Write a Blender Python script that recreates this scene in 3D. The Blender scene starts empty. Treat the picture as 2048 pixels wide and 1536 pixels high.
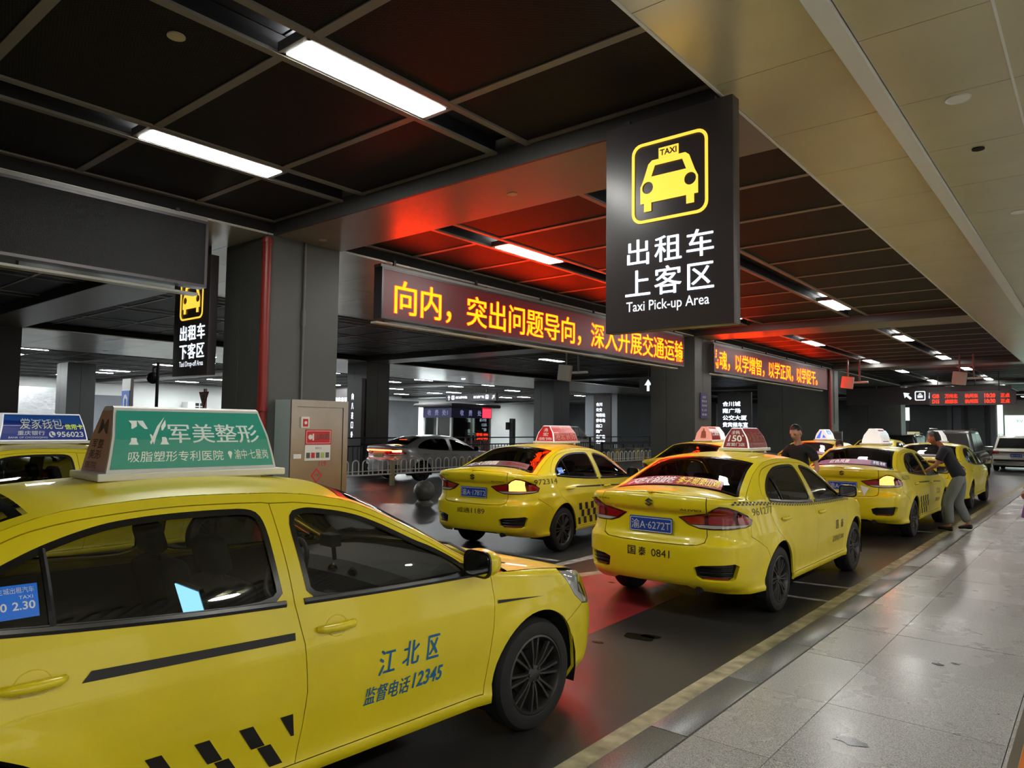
import bpy, bmesh, math, random
from mathutils import Vector, Matrix
from mathutils.geometry import delaunay_2d_cdt
random.seed(7)
C = bpy.context.scene.collection
SC = bpy.context.scene
PI = math.pi

# ------------------------------------------------------------------ camera, world, exposure
EYE = Vector((0, 0, 1.72))
def make_camera():
    f, yaw, pit, roll = 1432.1, 0.690326, 0.0608664, 0.0116151
    d = Vector((-math.sin(yaw)*math.cos(pit), math.cos(yaw)*math.cos(pit), math.sin(pit)))
    r = Vector((math.cos(yaw), math.sin(yaw), 0)); u = r.cross(d)
    r2 = r*math.cos(roll)+u*math.sin(roll); u2 = -r*math.sin(roll)+u*math.cos(roll)
    M = Matrix((r2, u2, -d)).transposed().to_4x4(); M.translation = EYE
    cd = bpy.data.cameras.new('camera'); cd.sensor_width = 36; cd.lens = 36*f/2048
    cd.clip_start = .05; cd.clip_end = 300
    co = bpy.data.objects.new('camera', cd); C.objects.link(co); co.matrix_world = M
    SC.camera = co
make_camera()
W = bpy.data.worlds.new('world'); SC.world = W; W.use_nodes = True
W.node_tree.nodes['Background'].inputs[0].default_value = (.75, .82, 1, 1)
W.node_tree.nodes['Background'].inputs[1].default_value = .25
SC.view_settings.view_transform = 'Standard'; SC.view_settings.look = 'None'
SC.view_settings.exposure = 1.38; SC.view_settings.gamma = 1.0
SC.view_settings.use_curve_mapping = False
cy = SC.cycles
cy.use_denoising = True
cy.max_bounces = 7; cy.diffuse_bounces = 4; cy.glossy_bounces = 3; cy.transparent_max_bounces = 12; cy.transmission_bounces = 4
cy.caustics_reflective = False; cy.caustics_refractive = False
cy.sample_clamp_indirect = 4.0

# ------------------------------------------------------------------ materials
MATS = {}
def srgb(h):
    c = [int(h[i:i+2], 16)/255 for i in (0, 2, 4)]
    return tuple((x/12.92 if x <= .04045 else ((x+.055)/1.055)**2.4) for x in c)+(1,)
def mat(name, col, rough=.5, metal=0, emit=0, ecol=None, coat=0, noise=None, bump=None, spec=.5):
    """col hex. noise=(scale, amount, detail) albedo mottling; bump=(scale,strength)"""
    if name in MATS: return MATS[name]
    m = bpy.data.materials.new(name); m.use_nodes = True; nt = m.node_tree; b = nt.nodes['Principled BSDF']
    c = srgb(col) if isinstance(col, str) else col
    b.inputs['Base Color'].default_value = c; b.inputs['Roughness'].default_value = rough
    b.inputs['Metallic'].default_value = metal; b.inputs['Coat Weight'].default_value = coat
    b.inputs['Coat Roughness'].default_value = .06
    b.inputs['Specular IOR Level'].default_value = spec
    if emit:
        b.inputs['Emission Color'].default_value = (srgb(ecol) if isinstance(ecol, str) else ecol) if ecol else c
        b.inputs['Emission Strength'].default_value = emit
    tc = nt.nodes.new('ShaderNodeTexCoord')
    if noise:
        n = nt.nodes.new('ShaderNodeTexNoise'); n.inputs['Scale'].default_value = noise[0]; n.inputs['Detail'].default_value = noise[2]
        nt.links.new(tc.outputs['Object'], n.inputs['Vector'])
        r = nt.nodes.new('ShaderNodeMapRange'); r.inputs['From Min'].default_value = .3; r.inputs['From Max'].default_value = .7
        r.inputs['To Min'].default_value = 1-noise[1]; r.inputs['To Max'].default_value = 1+noise[1]
        nt.links.new(n.outputs['Fac'], r.inputs['Value'])
        mx = nt.nodes.new('ShaderNodeVectorMath'); mx.operation = 'SCALE'; mx.inputs[0].default_value = c[:3]
        nt.links.new(r.outputs['Result'], mx.inputs['Scale']); nt.links.new(mx.outputs['Vector'], b.inputs['Base Color'])
    if bump:
        n = nt.nodes.new('ShaderNodeTexNoise'); n.inputs['Scale'].default_value = bump[0]; n.inputs['Detail'].default_value = 3
        nt.links.new(tc.outputs['Object'], n.inputs['Vector'])
        bp = nt.nodes.new('ShaderNodeBump'); bp.inputs['Strength'].default_value = bump[1]; bp.inputs['Distance'].default_value = .01
        nt.links.new(n.outputs['Fac'], bp.inputs['Height']); nt.links.new(bp.outputs['Normal'], b.inputs['Normal'])
    MATS[name] = m; return m
def glassy(name, tint, fac=.12, rough=.02):
    """thin pane: tinted see-through plus fresnel reflection"""
    m = bpy.data.materials.new(name); m.use_nodes = True; nt = m.node_tree
    for n in list(nt.nodes): nt.nodes.remove(n)
    o = nt.nodes.new('ShaderNodeOutputMaterial'); t = nt.nodes.new('ShaderNodeBsdfTransparent'); g = nt.nodes.new('ShaderNodeBsdfGlossy')
    t.inputs[0].default_value = (*tint, 1); g.inputs['Roughness'].default_value = rough
    fr = nt.nodes.new('ShaderNodeFresnel'); fr.inputs[0].default_value = 1.5
    mr = nt.nodes.new('ShaderNodeMath'); mr.operation = 'MULTIPLY_ADD'; mr.inputs[1].default_value = 1.0; mr.inputs[2].default_value = fac-.05
    nt.links.new(fr.outputs[0], mr.inputs[0])
    mx = nt.nodes.new('ShaderNodeMixShader'); nt.links.new(mr.outputs[0], mx.inputs[0]); nt.links.new(t.outputs[0], mx.inputs[1]); nt.links.new(g.outputs[0], mx.inputs[2])
    nt.links.new(mx.outputs[0], o.inputs[0]); MATS[name] = m; return m

# ------------------------------------------------------------------ object helpers
def tag(o, label=None, cat=None, group=None, kind=None):
    for k, v in (('label', label), ('category', cat), ('group', group), ('kind', kind)):
        if v: o[k] = v
    return o
def thing(name, label, cat, loc=(0, 0, 0), rz=0, group=None):
    o = bpy.data.objects.new(name, None); C.objects.link(o); o.location = loc; o.rotation_euler = (0, 0, rz)
    o.empty_display_size = .1
    return tag(o, label, cat, group)
def link(name, me, m=None, parent=None):
    if m is not None and not me.materials: me.materials.append(m)
    o = bpy.data.objects.new(name, me); C.objects.link(o)
    if parent is not None: o.parent = parent
    return o
def kids(o): return [c for c in bpy.data.objects if c.parent is o]
def copy_tree(o, parent=None, skip=()):
    c = o.copy(); C.objects.link(c); c.parent = parent
    for k in kids(o):
        if k.name.split('.')[0] in skip: continue
        copy_tree(k, c)
    return c
def chaikin(P, n=2):
    for _ in range(n):
        Q = []
        for i in range(len(P)):
            a, b = P[i], P[(i+1) % len(P)]
            Q += [(a[0]*.78+b[0]*.22, a[1]*.78+b[1]*.22), (a[0]*.22+b[0]*.78, a[1]*.22+b[1]*.78)]
        P = Q
    return P
class MB:
    def __init__(s): s.v = []; s.f = []; s.mi = []; s.n = {}
    def add(s, v, f, mi=0):
        b = len(s.v); s.v += [tuple(p) for p in v]; s.f += [tuple(i+b for i in q) for q in f]; s.mi += [mi]*len(f); return s
    def box(s, x0, x1, y0, y1, z0, z1, mi=0, M=None, bev=0):
        if bev:
            bm = bmesh.new(); bmesh.ops.create_cube(bm, size=1)
            for v in bm.verts: v.co = Vector(((x0+x1)/2+v.co.x*(x1-x0), (y0+y1)/2+v.co.y*(y1-y0), (z0+z1)/2+v.co.z*(z1-z0)))
            bmesh.ops.bevel(bm, geom=list(bm.edges), offset=bev, segments=2, affect='EDGES', profile=.5)
            vs = [v.co.copy() for v in bm.verts]; fs = [[v.index for v in f.verts] for f in bm.faces]; bm.free()
        else:
            vs = [Vector((x, y, z)) for x in (x0, x1) for y in (y0, y1) for z in (z0, z1)]
            fs = [(0, 1, 3, 2), (4, 6, 7, 5), (0, 4, 5, 1), (2, 3, 7, 6), (0, 2, 6, 4), (1, 5, 7, 3)]
        if M is not None: vs = [M @ v for v in vs]
        return s.add(vs, fs, mi)
    def tube(s, pts, r, n=8, mi=0, cap=True):
        pts = [Vector(p) for p in pts]; rs = r if isinstance(r, (list, tuple)) else [r]*len(pts)
        rings = []; up = None
        for i, p in enumerate(pts):
            d = (pts[min(i+1, len(pts)-1)]-pts[max(i-1, 0)]).normalized()
            if up is None: up = Vector((0, 0, 1)) if abs(d.z) < .9 else Vector((1, 0, 0))
            a = d.cross(up).normalized(); b = a.cross(d).normalized(); up = b
            rings.append([p+(a*math.cos(2*PI*k/n)+b*math.sin(2*PI*k/n))*rs[i] for k in range(n)])
        v = [q for R in rings for q in R]; f = []
        for i in range(len(pts)-1):
            for k in range(n): f.append((i*n+k, i*n+(k+1) % n, (i+1)*n+(k+1) % n, (i+1)*n+k))
        if cap: f.append(tuple(range(n-1, -1, -1))); f.append(tuple((len(pts)-1)*n+k for k in range(n)))
        return s.add(v, f, mi)
    def lathe(s, prof, n=32, mi=0, M=None, close=False):
        """prof: (radius, axial) ; axis = local Y"""
        v = []; f = []
        for (r, h) in prof:
            for k in range(n): a = 2*PI*k/n; v.append(Vector((r*math.cos(a), h, r*math.sin(a))))
        m = len(prof)
        for i in range(m-1 if not close else m):
            j = (i+1) % m
            for k in range(n): f.append((i*n+k, j*n+k, j*n+(k+1) % n, i*n+(k+1) % n))
        if M is not None: v = [M @ q for q in v]
        return s.add(v, f, mi)
    def prism(s, poly, h0, h1, fn, mi=0):
        """poly 2D, fn(a,b,h)->3D"""
        n = len(poly); v = [fn(a, b, h0) for a, b in poly]+[fn(a, b, h1) for a, b in poly]
        f = [tuple(range(n-1, -1, -1)), tuple(range(n, 2*n))]+[(i, (i+1) % n, (i+1) % n+n, i+n) for i in range(n)]
        return s.add(v, f, mi)
    def build(s, name, mats, parent=None, smooth=False, ang=None):
        me = bpy.data.meshes.new(name); me.from_pydata([tuple(v) for v in s.v], [], s.f)
        for m in (mats if isinstance(mats, (list, tuple)) else [mats]): me.materials.append(m)
        if any(s.mi): me.polygons.foreach_set('material_index', s.mi)
        bm = bmesh.new(); bm.from_mesh(me); bmesh.ops.recalc_face_normals(bm, faces=bm.faces)
        if smooth:
            A = math.radians(ang or 38)
            for f in bm.faces: f.smooth = True
            for e in bm.edges:
                if len(e.link_faces) == 2 and e.calc_face_angle(0) > A: e.smooth = False
        bm.to_mesh(me); bm.free()
        return link(name, me, None, parent)
def box(name, m, x0, x1, y0, y1, z0, z1, parent=None, bev=0):
    return MB().box(x0, x1, y0, y1, z0, z1, bev=bev).build(name, m, parent, smooth=bool(bev))

# ------------------------------------------------------------------ lettering
_TX = {}
def text2d(s, bold=0.0, shear=0.0, sp=1.0):
    k = (s, bold, shear, sp)
    if k in _TX: return _TX[k]
    if bold > 0 and any(ord(ch) > 0x2e80 for ch in s):    # thicken complex characters by doubling strokes
        v0, f0 = text2d(s, 0.0, shear, sp); V = []; F = []
        for dx, dy in ((-bold, 0), (bold, 0), (0, bold*.6)):
            b0 = len(V); V += [(x+dx, y+dy) for x, y in v0]; F += [tuple(i+b0 for i in q) for q in f0]
        _TX[k] = (V, F); return V, F
    cu = bpy.data.curves.new('t', 'FONT'); cu.body = s; cu.offset = bold; cu.shear = shear; cu.space_character = sp; cu.resolution_u = 3
    o = bpy.data.objects.new('t', cu); C.objects.link(o)
    me = bpy.data.meshes.new_from_object(o.evaluated_get(bpy.context.evaluated_depsgraph_get()))
    v = [(p.co.x, p.co.y) for p in me.vertices]; f = [tuple(p.vertices) for p in me.polygons]
    bpy.data.objects.remove(o); bpy.data.curves.remove(cu); bpy.data.meshes.remove(me)
    _TX[k] = (v, f); return v, f
def fit_text(s, x0, x1, y0, y1, bold=0.0, shear=0.0, sp=1.0):
    """lettering scaled to fill the rectangle"""
    v, f = text2d(s, bold, shear, sp)
    ax = min(p[0] for p in v); bx = max(p[0] for p in v); ay = min(p[1] for p in v); by = max(p[1] for p in v)
    return [(x0+(p[0]-ax)/(bx-ax)*(x1-x0), y0+(p[1]-ay)/(by-ay)*(y1-y0)) for p in v], f
def letters(name, items, fn, m, parent=None, depth=0.0):
    """items: (text,x0,x1,y0,y1[,bold[,shear]]); fn(a,b,h) -> 3D"""
    mb = MB()
    for it in items:
        v, f = fit_text(*it); base = [fn(a, b, 0) for a, b in v]
        n = (Vector(fn(v[0][0]+.01, v[0][1], 0))-Vector(base[0])).cross(Vector(fn(v[0][0], v[0][1]+.01, 0))-Vector(base[0]))
        if len(f) and n.dot(Vector(fn(v[0][0], v[0][1], .01))-Vector(base[0])) < 0: f = [tuple(reversed(q)) for q in f]
        mb.add(base, f)
    me = bpy.data.meshes.new(name); me.from_pydata([tuple(v) for v in mb.v], [], mb.f); me.materials.append(m)
    return link(name, me, None, parent)
def flat(name, polys, fn, m, parent=None, h0=-.002, h1=.001):
    """thin plates on a surface given by fn"""
    mb = MB()
    for p in polys: mb.prism(p, h0, h1, fn)
    return mb.build(name, m, parent)
def rect(x0, x1, y0, y1): return [(x0, y0), (x1, y0), (x1, y1), (x0, y1)]
def rrect(x0, x1, y0, y1, r, n=5):
    o = []
    for cx, cy_, a0 in ((x1-r, y1-r, 0), (x0+r, y1-r, 90), (x0+r, y0+r, 180), (x1-r, y0+r, 270)):
        for k in range(n+1):
            a = math.radians(a0+90*k/n); o.append((cx+r*math.cos(a), cy_+r*math.sin(a)))
    return o
def circ(x, y, r, n=20, ry=None): return [(x+r*math.cos(2*PI*k/n), y+(ry or r)*math.sin(2*PI*k/n)) for k in range(n)]
def ringq(outer, inner, fn, h=.001, h0=-.001):
    """ring plate between two loops with equal counts"""
    n = len(outer); v = []; f = []
    for hh in (h0, h): v += [fn(a, b, hh) for a, b in outer]+[fn(a, b, hh) for a, b in inner]
    for i in range(n):
        j = (i+1) % n
        f += [(2*n+i, 2*n+j, 3*n+j, 3*n+i), (i, j, 2*n+j, 2*n+i), (n+i, n+j, 3*n+j, 3*n+i)]
    return v, f
# ------------------------------------------------------------------ car body surfaces
def catmull(P, n=12):
    P = [Vector(p) for p in P]; out = []
    for i in range(len(P)-1):
        a = P[i-1] if i else P[0]*2-P[1]; b = P[i]; c = P[i+1]; d = P[i+2] if i+2 < len(P) else P[-1]*2-P[-2]
        for k in range(n):
            t = k/n
            out.append(.5*((2*b)+(c-a)*t+(2*a-5*b+4*c-d)*t*t+(3*b-a-3*c+d)*t**3))
    out.append(P[-1]); return out
class Interp:
    """smooth 1D table x -> vector (monotone x)"""
    def __init__(s, rows, smooth=True):
        rows = sorted([tuple(float(c) for c in r) for r in rows]); s.x = [r[0] for r in rows]; s.y = [r[1:] for r in rows]; s.s = smooth
        n = len(rows); s.m = []
        for k in range(len(s.y[0])):
            d = [(s.y[i+1][k]-s.y[i][k])/(s.x[i+1]-s.x[i]) for i in range(n-1)]
            m = [d[0]]+[0 if d[i-1]*d[i] <= 0 else 2*d[i-1]*d[i]/(d[i-1]+d[i]) for i in range(1, n-1)]+[d[-1]]
            s.m.append(m)
    def __call__(s, x):
        X = s.x
        if x <= X[0]: return s.y[0] if len(s.y[0]) > 1 else s.y[0][0]
        if x >= X[-1]: return s.y[-1] if len(s.y[0]) > 1 else s.y[-1][0]
        lo, hi = 0, len(X)-1
        while hi-lo > 1:
            md = (lo+hi)//2
            if X[md] <= x: lo = md
            else: hi = md
        h = X[hi]-X[lo]; t = (x-X[lo])/h; r = []
        for k in range(len(s.y[0])):
            a, b = s.y[lo][k], s.y[hi][k]
            if not s.s: r.append(a+(b-a)*t); continue
            ma, mb = s.m[k][lo]*h, s.m[k][hi]*h
            r.append(a*(2*t**3-3*t*t+1)+ma*(t**3-2*t*t+t)+b*(-2*t**3+3*t*t)+mb*(t**3-t*t))
        return tuple(r) if len(r) > 1 else r[0]
def sstep(a, b, x):
    t = max(0, min(1, (x-a)/(b-a))); return t*t*(3-2*t)

class CarShape:
    def __init__(s, D):
        s.D = D
        P = catmull([(p[0], p[1], 0) for p in D['outline']], 14)
        L = [0]
        for i in range(1, len(P)): L.append(L[-1]+(P[i]-P[i-1]).length)
        # arc position where x==0
        for i in range(1, len(P)):
            if P[i-1].x >= 0 > P[i].x:
                t = P[i-1].x/(P[i-1].x-P[i].x); L0 = L[i-1]+t*(L[i]-L[i-1]); break
        s.AF = L0; s.AR = L[-1]-L0
        s.out = Interp([(L0-l, p.x, p.y) for l, p in zip(L, P)], smooth=False)
        s.out = Interp([(L0-l, p.x, p.y) for l, p in zip(L, P)])
        s.zt_ = Interp(D['zt']); s.ds = Interp(D['side']); s.df = Interp(D['front']); s.dr = Interp(D['rear'])
        s.wh = D['wheels']; s.arch = D['arch']
        s.E = Interp([(x, y, z) for x, y, z in D['edge']])   # greenhouse upper edge by x
        s.xa, s.xc = D['edge'][0][0], D['edge'][-1][0]
        s.Kx0 = s.K(s.xa); s.Kx1 = s.K(s.xc)
    def fold(s, a):
        if a > s.AF: return 2*s.AF-a, -1
        if a < -s.AR: return -2*s.AR-a, -1
        return a, 1
    def zt(s, a): return s.zt_(s.fold(a)[0])
    def skirt(s, a, z, off=0):
        a, sg = s.fold(a)
        x, y = s.out(a); x1, y1 = s.out(min(a+.01, s.AF)); x0, y0 = s.out(max(a-.01, -s.AR))
        tx, ty = x1-x0, y1-y0; l = math.hypot(tx, ty); nx, ny = ty/l, -tx/l
        if ny < 0: nx, ny = -nx, -ny
        if abs(x1-x0) < 1e-5: nx, ny = (1 if a > 0 else -1), 0
        if (a > 0 and nx < -1e-3) or (a < 0 and nx > 1e-3 and abs(a) > 1.7): nx = -nx
        wf = sstep(s.D['wf'][0], s.D['wf'][1], a); wr = sstep(s.D['wf'][2], s.D['wf'][3], -a)
        d = s.ds(z)*(1-wf-wr)+s.df(z)*wf+s.dr(z)*wr
        # rolled shoulder outside the window zone
        zt = s.zt_(a); h = zt-z; R = s.D.get('roll', .05)
        w = max(sstep(s.xa-.1, s.xa+.5, a), sstep(-s.xc-.25, -s.xc+.2, -a))
        if h < R: q = (R-max(h, 0))/R; d += w*R*.8*(1-math.sqrt(max(0, 1-q*q)))
        # wheel arch lip
        for wx, wz, wr_ in s.wh:
            r = math.hypot(a-wx, z-wz)-s.arch
            if r < .12 and z > wz-.2: d -= .016*sstep(.12, 0, r)
        d -= off
        return Vector((x-nx*d, sg*(y-ny*d), z))
    def K(s, a): return s.skirt(a, s.zt(a))
    def side(s, a, z, off=0):
        zb = s.zt(a)
        if z <= zb or a > s.xa or a < s.xc: return s.skirt(a, z, off)
        k = s.K(a); Ey, Ez = s.E(a)
        t = (z-zb)/max(1e-4, Ez-zb)
        return Vector((a, k.y+(Ey-k.y)*min(t, 1.2)+s.D.get('bulge', .02)*4*t*(1-t)*min(1, (Ez-zb)/.3)+off, z))
    def edge3(s, x):
        if x >= s.xa: return s.K(x)
        if x <= s.xc: return s.K(x)
        y, z = s.E(x); return Vector((x, y, z))
    def nrm(s, F, a, b, sgn=1):
        e = .004
        p = F(a+e, b)-F(a-e, b); q = F(a, b+e)-F(a, b-e); n = p.cross(q)
        return n.normalized() if n.length > 1e-12 else Vector((0, 0, 1))
    def top(s, u, v):
        """v 0..5 : hood, windshield, roof, backlight, deck"""
        D = s.D
        br = [s.AF, s.xa, D['hx'], D['rx'], s.xc, -s.AR]
        i = min(4, int(v)); t = v-i; a = br[i]+(br[i+1]-br[i])*t
        e = s.edge3(a)
        c = s.cn(v)
        pw = D.get('crown', 2.3)
        au = abs(u); w = au**pw
        if i == 0: wx = au**2
        else: wx = au**2
        return Vector((c[0]+(e.x-c[0])*wx, u*e.y, c[1]+(e.z-c[1])*w))
    def cn(s, v):
        if not hasattr(s, '_cn'): s._cn = Interp(s.D['centre'])
        return s._cn(v)

def resample(poly, seg=.05):
    o = []
    for i in range(len(poly)):
        a = poly[i]; b = poly[(i+1) % len(poly)]; l = math.hypot(b[0]-a[0], b[1]-a[1])
        if l < 1e-5: continue
        n = max(1, round(l/seg))
        for k in range(n): o.append((a[0]+(b[0]-a[0])*k/n, a[1]+(b[1]-a[1])*k/n))
    r = []
    for p in o:
        if not r or math.hypot(p[0]-r[-1][0], p[1]-r[-1][1]) > .009: r.append(p)
    if math.hypot(r[0][0]-r[-1][0], r[0][1]-r[-1][1]) < .009: r.pop()
    return r
def inset2(poly, g):
    n = len(poly); ar = sum(poly[i][0]*poly[(i+1) % n][1]-poly[(i+1) % n][0]*poly[i][1] for i in range(n)); sg = 1 if ar > 0 else -1
    o = []
    for i in range(n):
        a, b, c = poly[i-1], poly[i], poly[(i+1) % n]
        d1 = (b[0]-a[0], b[1]-a[1]); d2 = (c[0]-b[0], c[1]-b[1]); l1 = math.hypot(*d1) or 1; l2 = math.hypot(*d2) or 1
        n1 = (-d1[1]/l1*sg, d1[0]/l1*sg); n2 = (-d2[1]/l2*sg, d2[0]/l2*sg)
        m = (n1[0]+n2[0], n1[1]+n2[1]); l = math.hypot(*m) or 1; k = min(2.0, 2/l/l*1.0) if l > .5 else 1
        o.append((b[0]+m[0]*g*k*.999, b[1]+m[1]*g*k*.999))
    return o
def inside(p, poly):
    x, y = p; c = False; j = len(poly)-1
    for i in range(len(poly)):
        xi, yi = poly[i]; xj, yj = poly[j]
        if (yi > y) != (yj > y) and x < (xj-xi)*(y-yi)/(yj-yi)+xi: c = not c
        j = i
    return c
def seg_near(p, loops, r):
    for L in loops:
        for q in L:
            if abs(q[0]-p[0]) < r and abs(q[1]-p[1]) < r: return True
    return False
ZR = [.14, .18, .22, .26, .30, .35, .40, .45, .50, .54, .58, .62, .65, .68, .70, .72, .74, .76, .79, .82, .85, .88, .91, .935, .955, .975, .995, 1.02, 1.06, 1.1, 1.15, 1.2, 1.25, 1.3, 1.35, 1.4, 1.45, 1.5, 1.55, 1.6, 1.65]
def panel(S, outer, holes=(), off=0, flange=.018, gap=.0022, seg=.05, cs=.06, F=None, flip=1):
    """curved sheet cut to an exact outline drawn in (a,z); returns (verts, faces, loop normals)"""
    F = F or (lambda a, z: S.side(a, z, off))
    lo = [inset2(resample(outer, seg), gap)]+[resample(h, seg) if gap == 0 else inset2(resample(h, seg), -gap) for h in holes]
    pts = []; ed = []
    for L in lo:
        b = len(pts); pts += L; ed += [(b+i, b+(i+1) % len(L)) for i in range(len(L))]
    a0 = min(p[0] for p in lo[0]); a1 = max(p[0] for p in lo[0]); z0 = min(p[1] for p in lo[0]); z1 = max(p[1] for p in lo[0])
    k = math.ceil(a0/cs)
    R = S.D.get('roll', .05)
    while k*cs < a1:
        a = k*cs; zt = S.zt(a)
        rows = [z for z in ZR if z < zt-R-.012 or z > zt+.02]+[zt-R, zt-R*.6, zt-R*.3, zt-R*.1, zt-.001]
        for z in rows:
            if z0 < z < z1:
                p = (a, z)
                if inside(p, lo[0]) and not any(inside(p, h) for h in lo[1:]) and not seg_near(p, lo, .014): pts.append(p)
        k += 1
    r = delaunay_2d_cdt([Vector(p) for p in pts], ed, [], 0, 1e-5)
    V2, FA = r[0], r[2]
    tri = []
    for f in FA:
        c = (sum(V2[i][0] for i in f)/3, sum(V2[i][1] for i in f)/3)
        if inside(c, lo[0]) and not any(inside(c, h) for h in lo[1:]): tri.append(tuple(f))
    used = sorted({i for f in tri for i in f}); mp = {u: i for i, u in enumerate(used)}
    V = [F(V2[u][0], V2[u][1]) for u in used]; N = [S.nrm(F, V2[u][0], V2[u][1]) for u in used]
    cen = Vector((0, 0, .6))
    faces = []; nor = []; cnt = {}
    for f in tri:
        f = [mp[i] for i in f]
        n = (V[f[1]]-V[f[0]]).cross(V[f[2]]-V[f[0]])
        ref = V[f[0]]-cen; ref.x *= .25 if abs(V[f[0]].x) < 1.9 else 1
        ref = Vector((ref.x, ref.y*2, ref.z*.3))
        if n.dot(ref)*flip < 0: f = f[::-1]; n = -n
        faces.append(tuple(f))
        nn = []
        for i in f:
            m = N[i]
            if m.dot(n) < 0: m = -m
            nn.append(m)
        nor.append(nn)
        for i in range(3): cnt[(f[i], f[(i+1) % 3])] = 1
    if flange:
        be = [(a, b) for (a, b) in cnt if (b, a) not in cnt]
        ni = {}
        on = {}
        for f, nn in zip(faces, nor):
            for i, m in zip(f, nn): on[i] = m
        for a, b in be:
            for i in (a, b):
                if i not in ni: ni[i] = len(V); V.append(V[i].copy()); V.append(V[i]-on[i]*flange)
            f = (ni[b], ni[a], ni[a]+1, ni[b]+1); n = (V[a]-V[b]).cross(V[ni[a]+1]-V[b]).normalized()
            faces.append(f); nor.append([n]*4)
    return V, faces, nor
class Sheet:
    def __init__(s): s.v = []; s.f = []; s.n = []; s.mi = []
    def add(s, t, mi=0, mirror=False):
        V, Fs, N = t; b = len(s.v)
        if mirror:
            s.v += [Vector((p.x, -p.y, p.z)) for p in V]
            for f, n in zip(Fs, N):
                s.f.append(tuple(i+b for i in reversed(f))); s.n.append([Vector((q.x, -q.y, q.z)) for q in reversed(n)])
        else:
            s.v += V
            for f, n in zip(Fs, N): s.f.append(tuple(i+b for i in f)); s.n.append(n)
        s.mi += [mi]*len(Fs); return s
    def build(s, name, mats, parent):
        me = bpy.data.meshes.new(name); me.from_pydata([tuple(v) for v in s.v], [], s.f)
        for m in (mats if isinstance(mats, (list, tuple)) else [mats]): me.materials.append(m)
        if any(s.mi): me.polygons.foreach_set('material_index', s.mi)
        me.polygons.foreach_set('use_smooth', [True]*len(s.f))
        me.normals_split_custom_set([tuple(q) for n in s.n for q in n])
        return link(name, me, None, parent)
def gridpatch(S, u0, u1, v0, v1, nu, nv, off=0, flange=.015, F=None):
    F = F or S.top
    def G(u, v):
        p = F(u, v)
        return p
    V = []; N = []
    for j in range(nv+1):
        for i in range(nu+1):
            u = u0+(u1-u0)*i/nu; v = v0+(v1-v0)*j/nv
            e = .01; va, vb = max(v-e, 0.02), min(v+e, 4.98)
            n = (F(u+e, v)-F(u-e, v)).cross(F(u, vb)-F(u, va)); n = n.normalized() if n.length > 1e-9 else Vector((0, 0, 1))
            if n.z < 0: n = -n
            V.append(G(u, v)+n*off); N.append(n)
    f = []; nn = []
    for j in range(nv):
        for i in range(nu):
            q = [j*(nu+1)+i, j*(nu+1)+i+1, (j+1)*(nu+1)+i+1, (j+1)*(nu+1)+i]
            n = (V[q[1]]-V[q[0]]).cross(V[q[2]]-V[q[0]])
            if n.length < 1e-10: n = (V[q[2]]-V[q[0]]).cross(V[q[3]]-V[q[0]])
            if n.z < 0: q = q[::-1]
            f.append(tuple(q)); nn.append([N[k] for k in q])
    if flange:
        loop = [i for i in range(nu)]+[j*(nu+1)+nu for j in range(nv)]+[nv*(nu+1)+nu-i for i in range(nu)]+[(nv-j)*(nu+1) for j in range(nv)]
        b = len(V); m = len(loop); V += [V[i]-N[i]*flange for i in loop]+[V[i].copy() for i in loop]
        for k in range(m):
            q = (b+m+k, b+m+(k+1) % m, b+(k+1) % m, b+k); n = (V[q[1]]-V[q[0]]).cross(V[q[2]]-V[q[0]])
            if n.length < 1e-12: continue
            f.append(q); nn.append([n.normalized()]*4)
    return V, f, nn
def topregion(S, poly, off=.002, seg=.06):
    """closed outline drawn on the top surface in (u,v)"""
    L = resample(poly, seg); pts = list(L); ed = [(i, (i+1) % len(L)) for i in range(len(L))]
    u0 = min(p[0] for p in L); u1 = max(p[0] for p in L); v0 = min(p[1] for p in L); v1 = max(p[1] for p in L)
    for i in range(1, 24):
        for j in range(1, 10):
            p = (u0+(u1-u0)*i/24, v0+(v1-v0)*j/10)
            if inside(p, L) and not seg_near(p, [L], .02): pts.append(p)
    r = delaunay_2d_cdt([Vector(p) for p in pts], ed, [], 0, 1e-5)
    V = []; N = []
    for p in r[0]:
        u, v = p; e = .01
        n = (S.top(u+e, v)-S.top(u-e, v)).cross(S.top(u, min(4.98, v+e))-S.top(u, max(.02, v-e))).normalized()
        if n.z < 0: n = -n
        V.append(S.top(u, v)+n*off); N.append(n)
    f = []; nn = []
    for t in r[2]:
        c = (sum(r[0][i][0] for i in t)/3, sum(r[0][i][1] for i in t)/3)
        if not inside(c, L): continue
        q = list(t); n = (V[q[1]]-V[q[0]]).cross(V[q[2]]-V[q[0]])
        if n.z < 0: q = q[::-1]
        f.append(tuple(q)); nn.append([N[k] for k in q])
    return V, f, nn
# ------------------------------------------------------------------ car materials
YEL = mat('taxi_yellow_paint', (.74, .60, .006, 1), rough=.36, coat=.45, noise=(3, .05, 4))
BLK = mat('black_gloss_trim', '0b0b0c', rough=.25)
RUB = mat('black_rubber', '131314', rough=.75, noise=(30, .15, 3))
DRK = mat('dark_cavity', '050505', rough=.9)
RIM = mat('dull_silver_alloy', '4c4a49', rough=.42, metal=.8)
RIMD = mat('brake_dark_metal', '1b1a1a', rough=.6, metal=.5)
SEAT = mat('grey_seat_fabric', '2b2a2b', rough=.85)
DASH = mat('dark_dash_plastic', '222123', rough=.6)
DASHG = mat('grey_dash_plastic', '5e5a58', rough=.6)
CHR = mat('chrome', 'd0d0d0', rough=.12, metal=1)
WHT = mat('white_plastic', 'dcdcd8', rough=.4)
BLKP = mat('black_print', '0c0c0b', rough=.5)
GLS = glassy('tinted_car_glass', (.58, .60, .58), .06)
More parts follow.
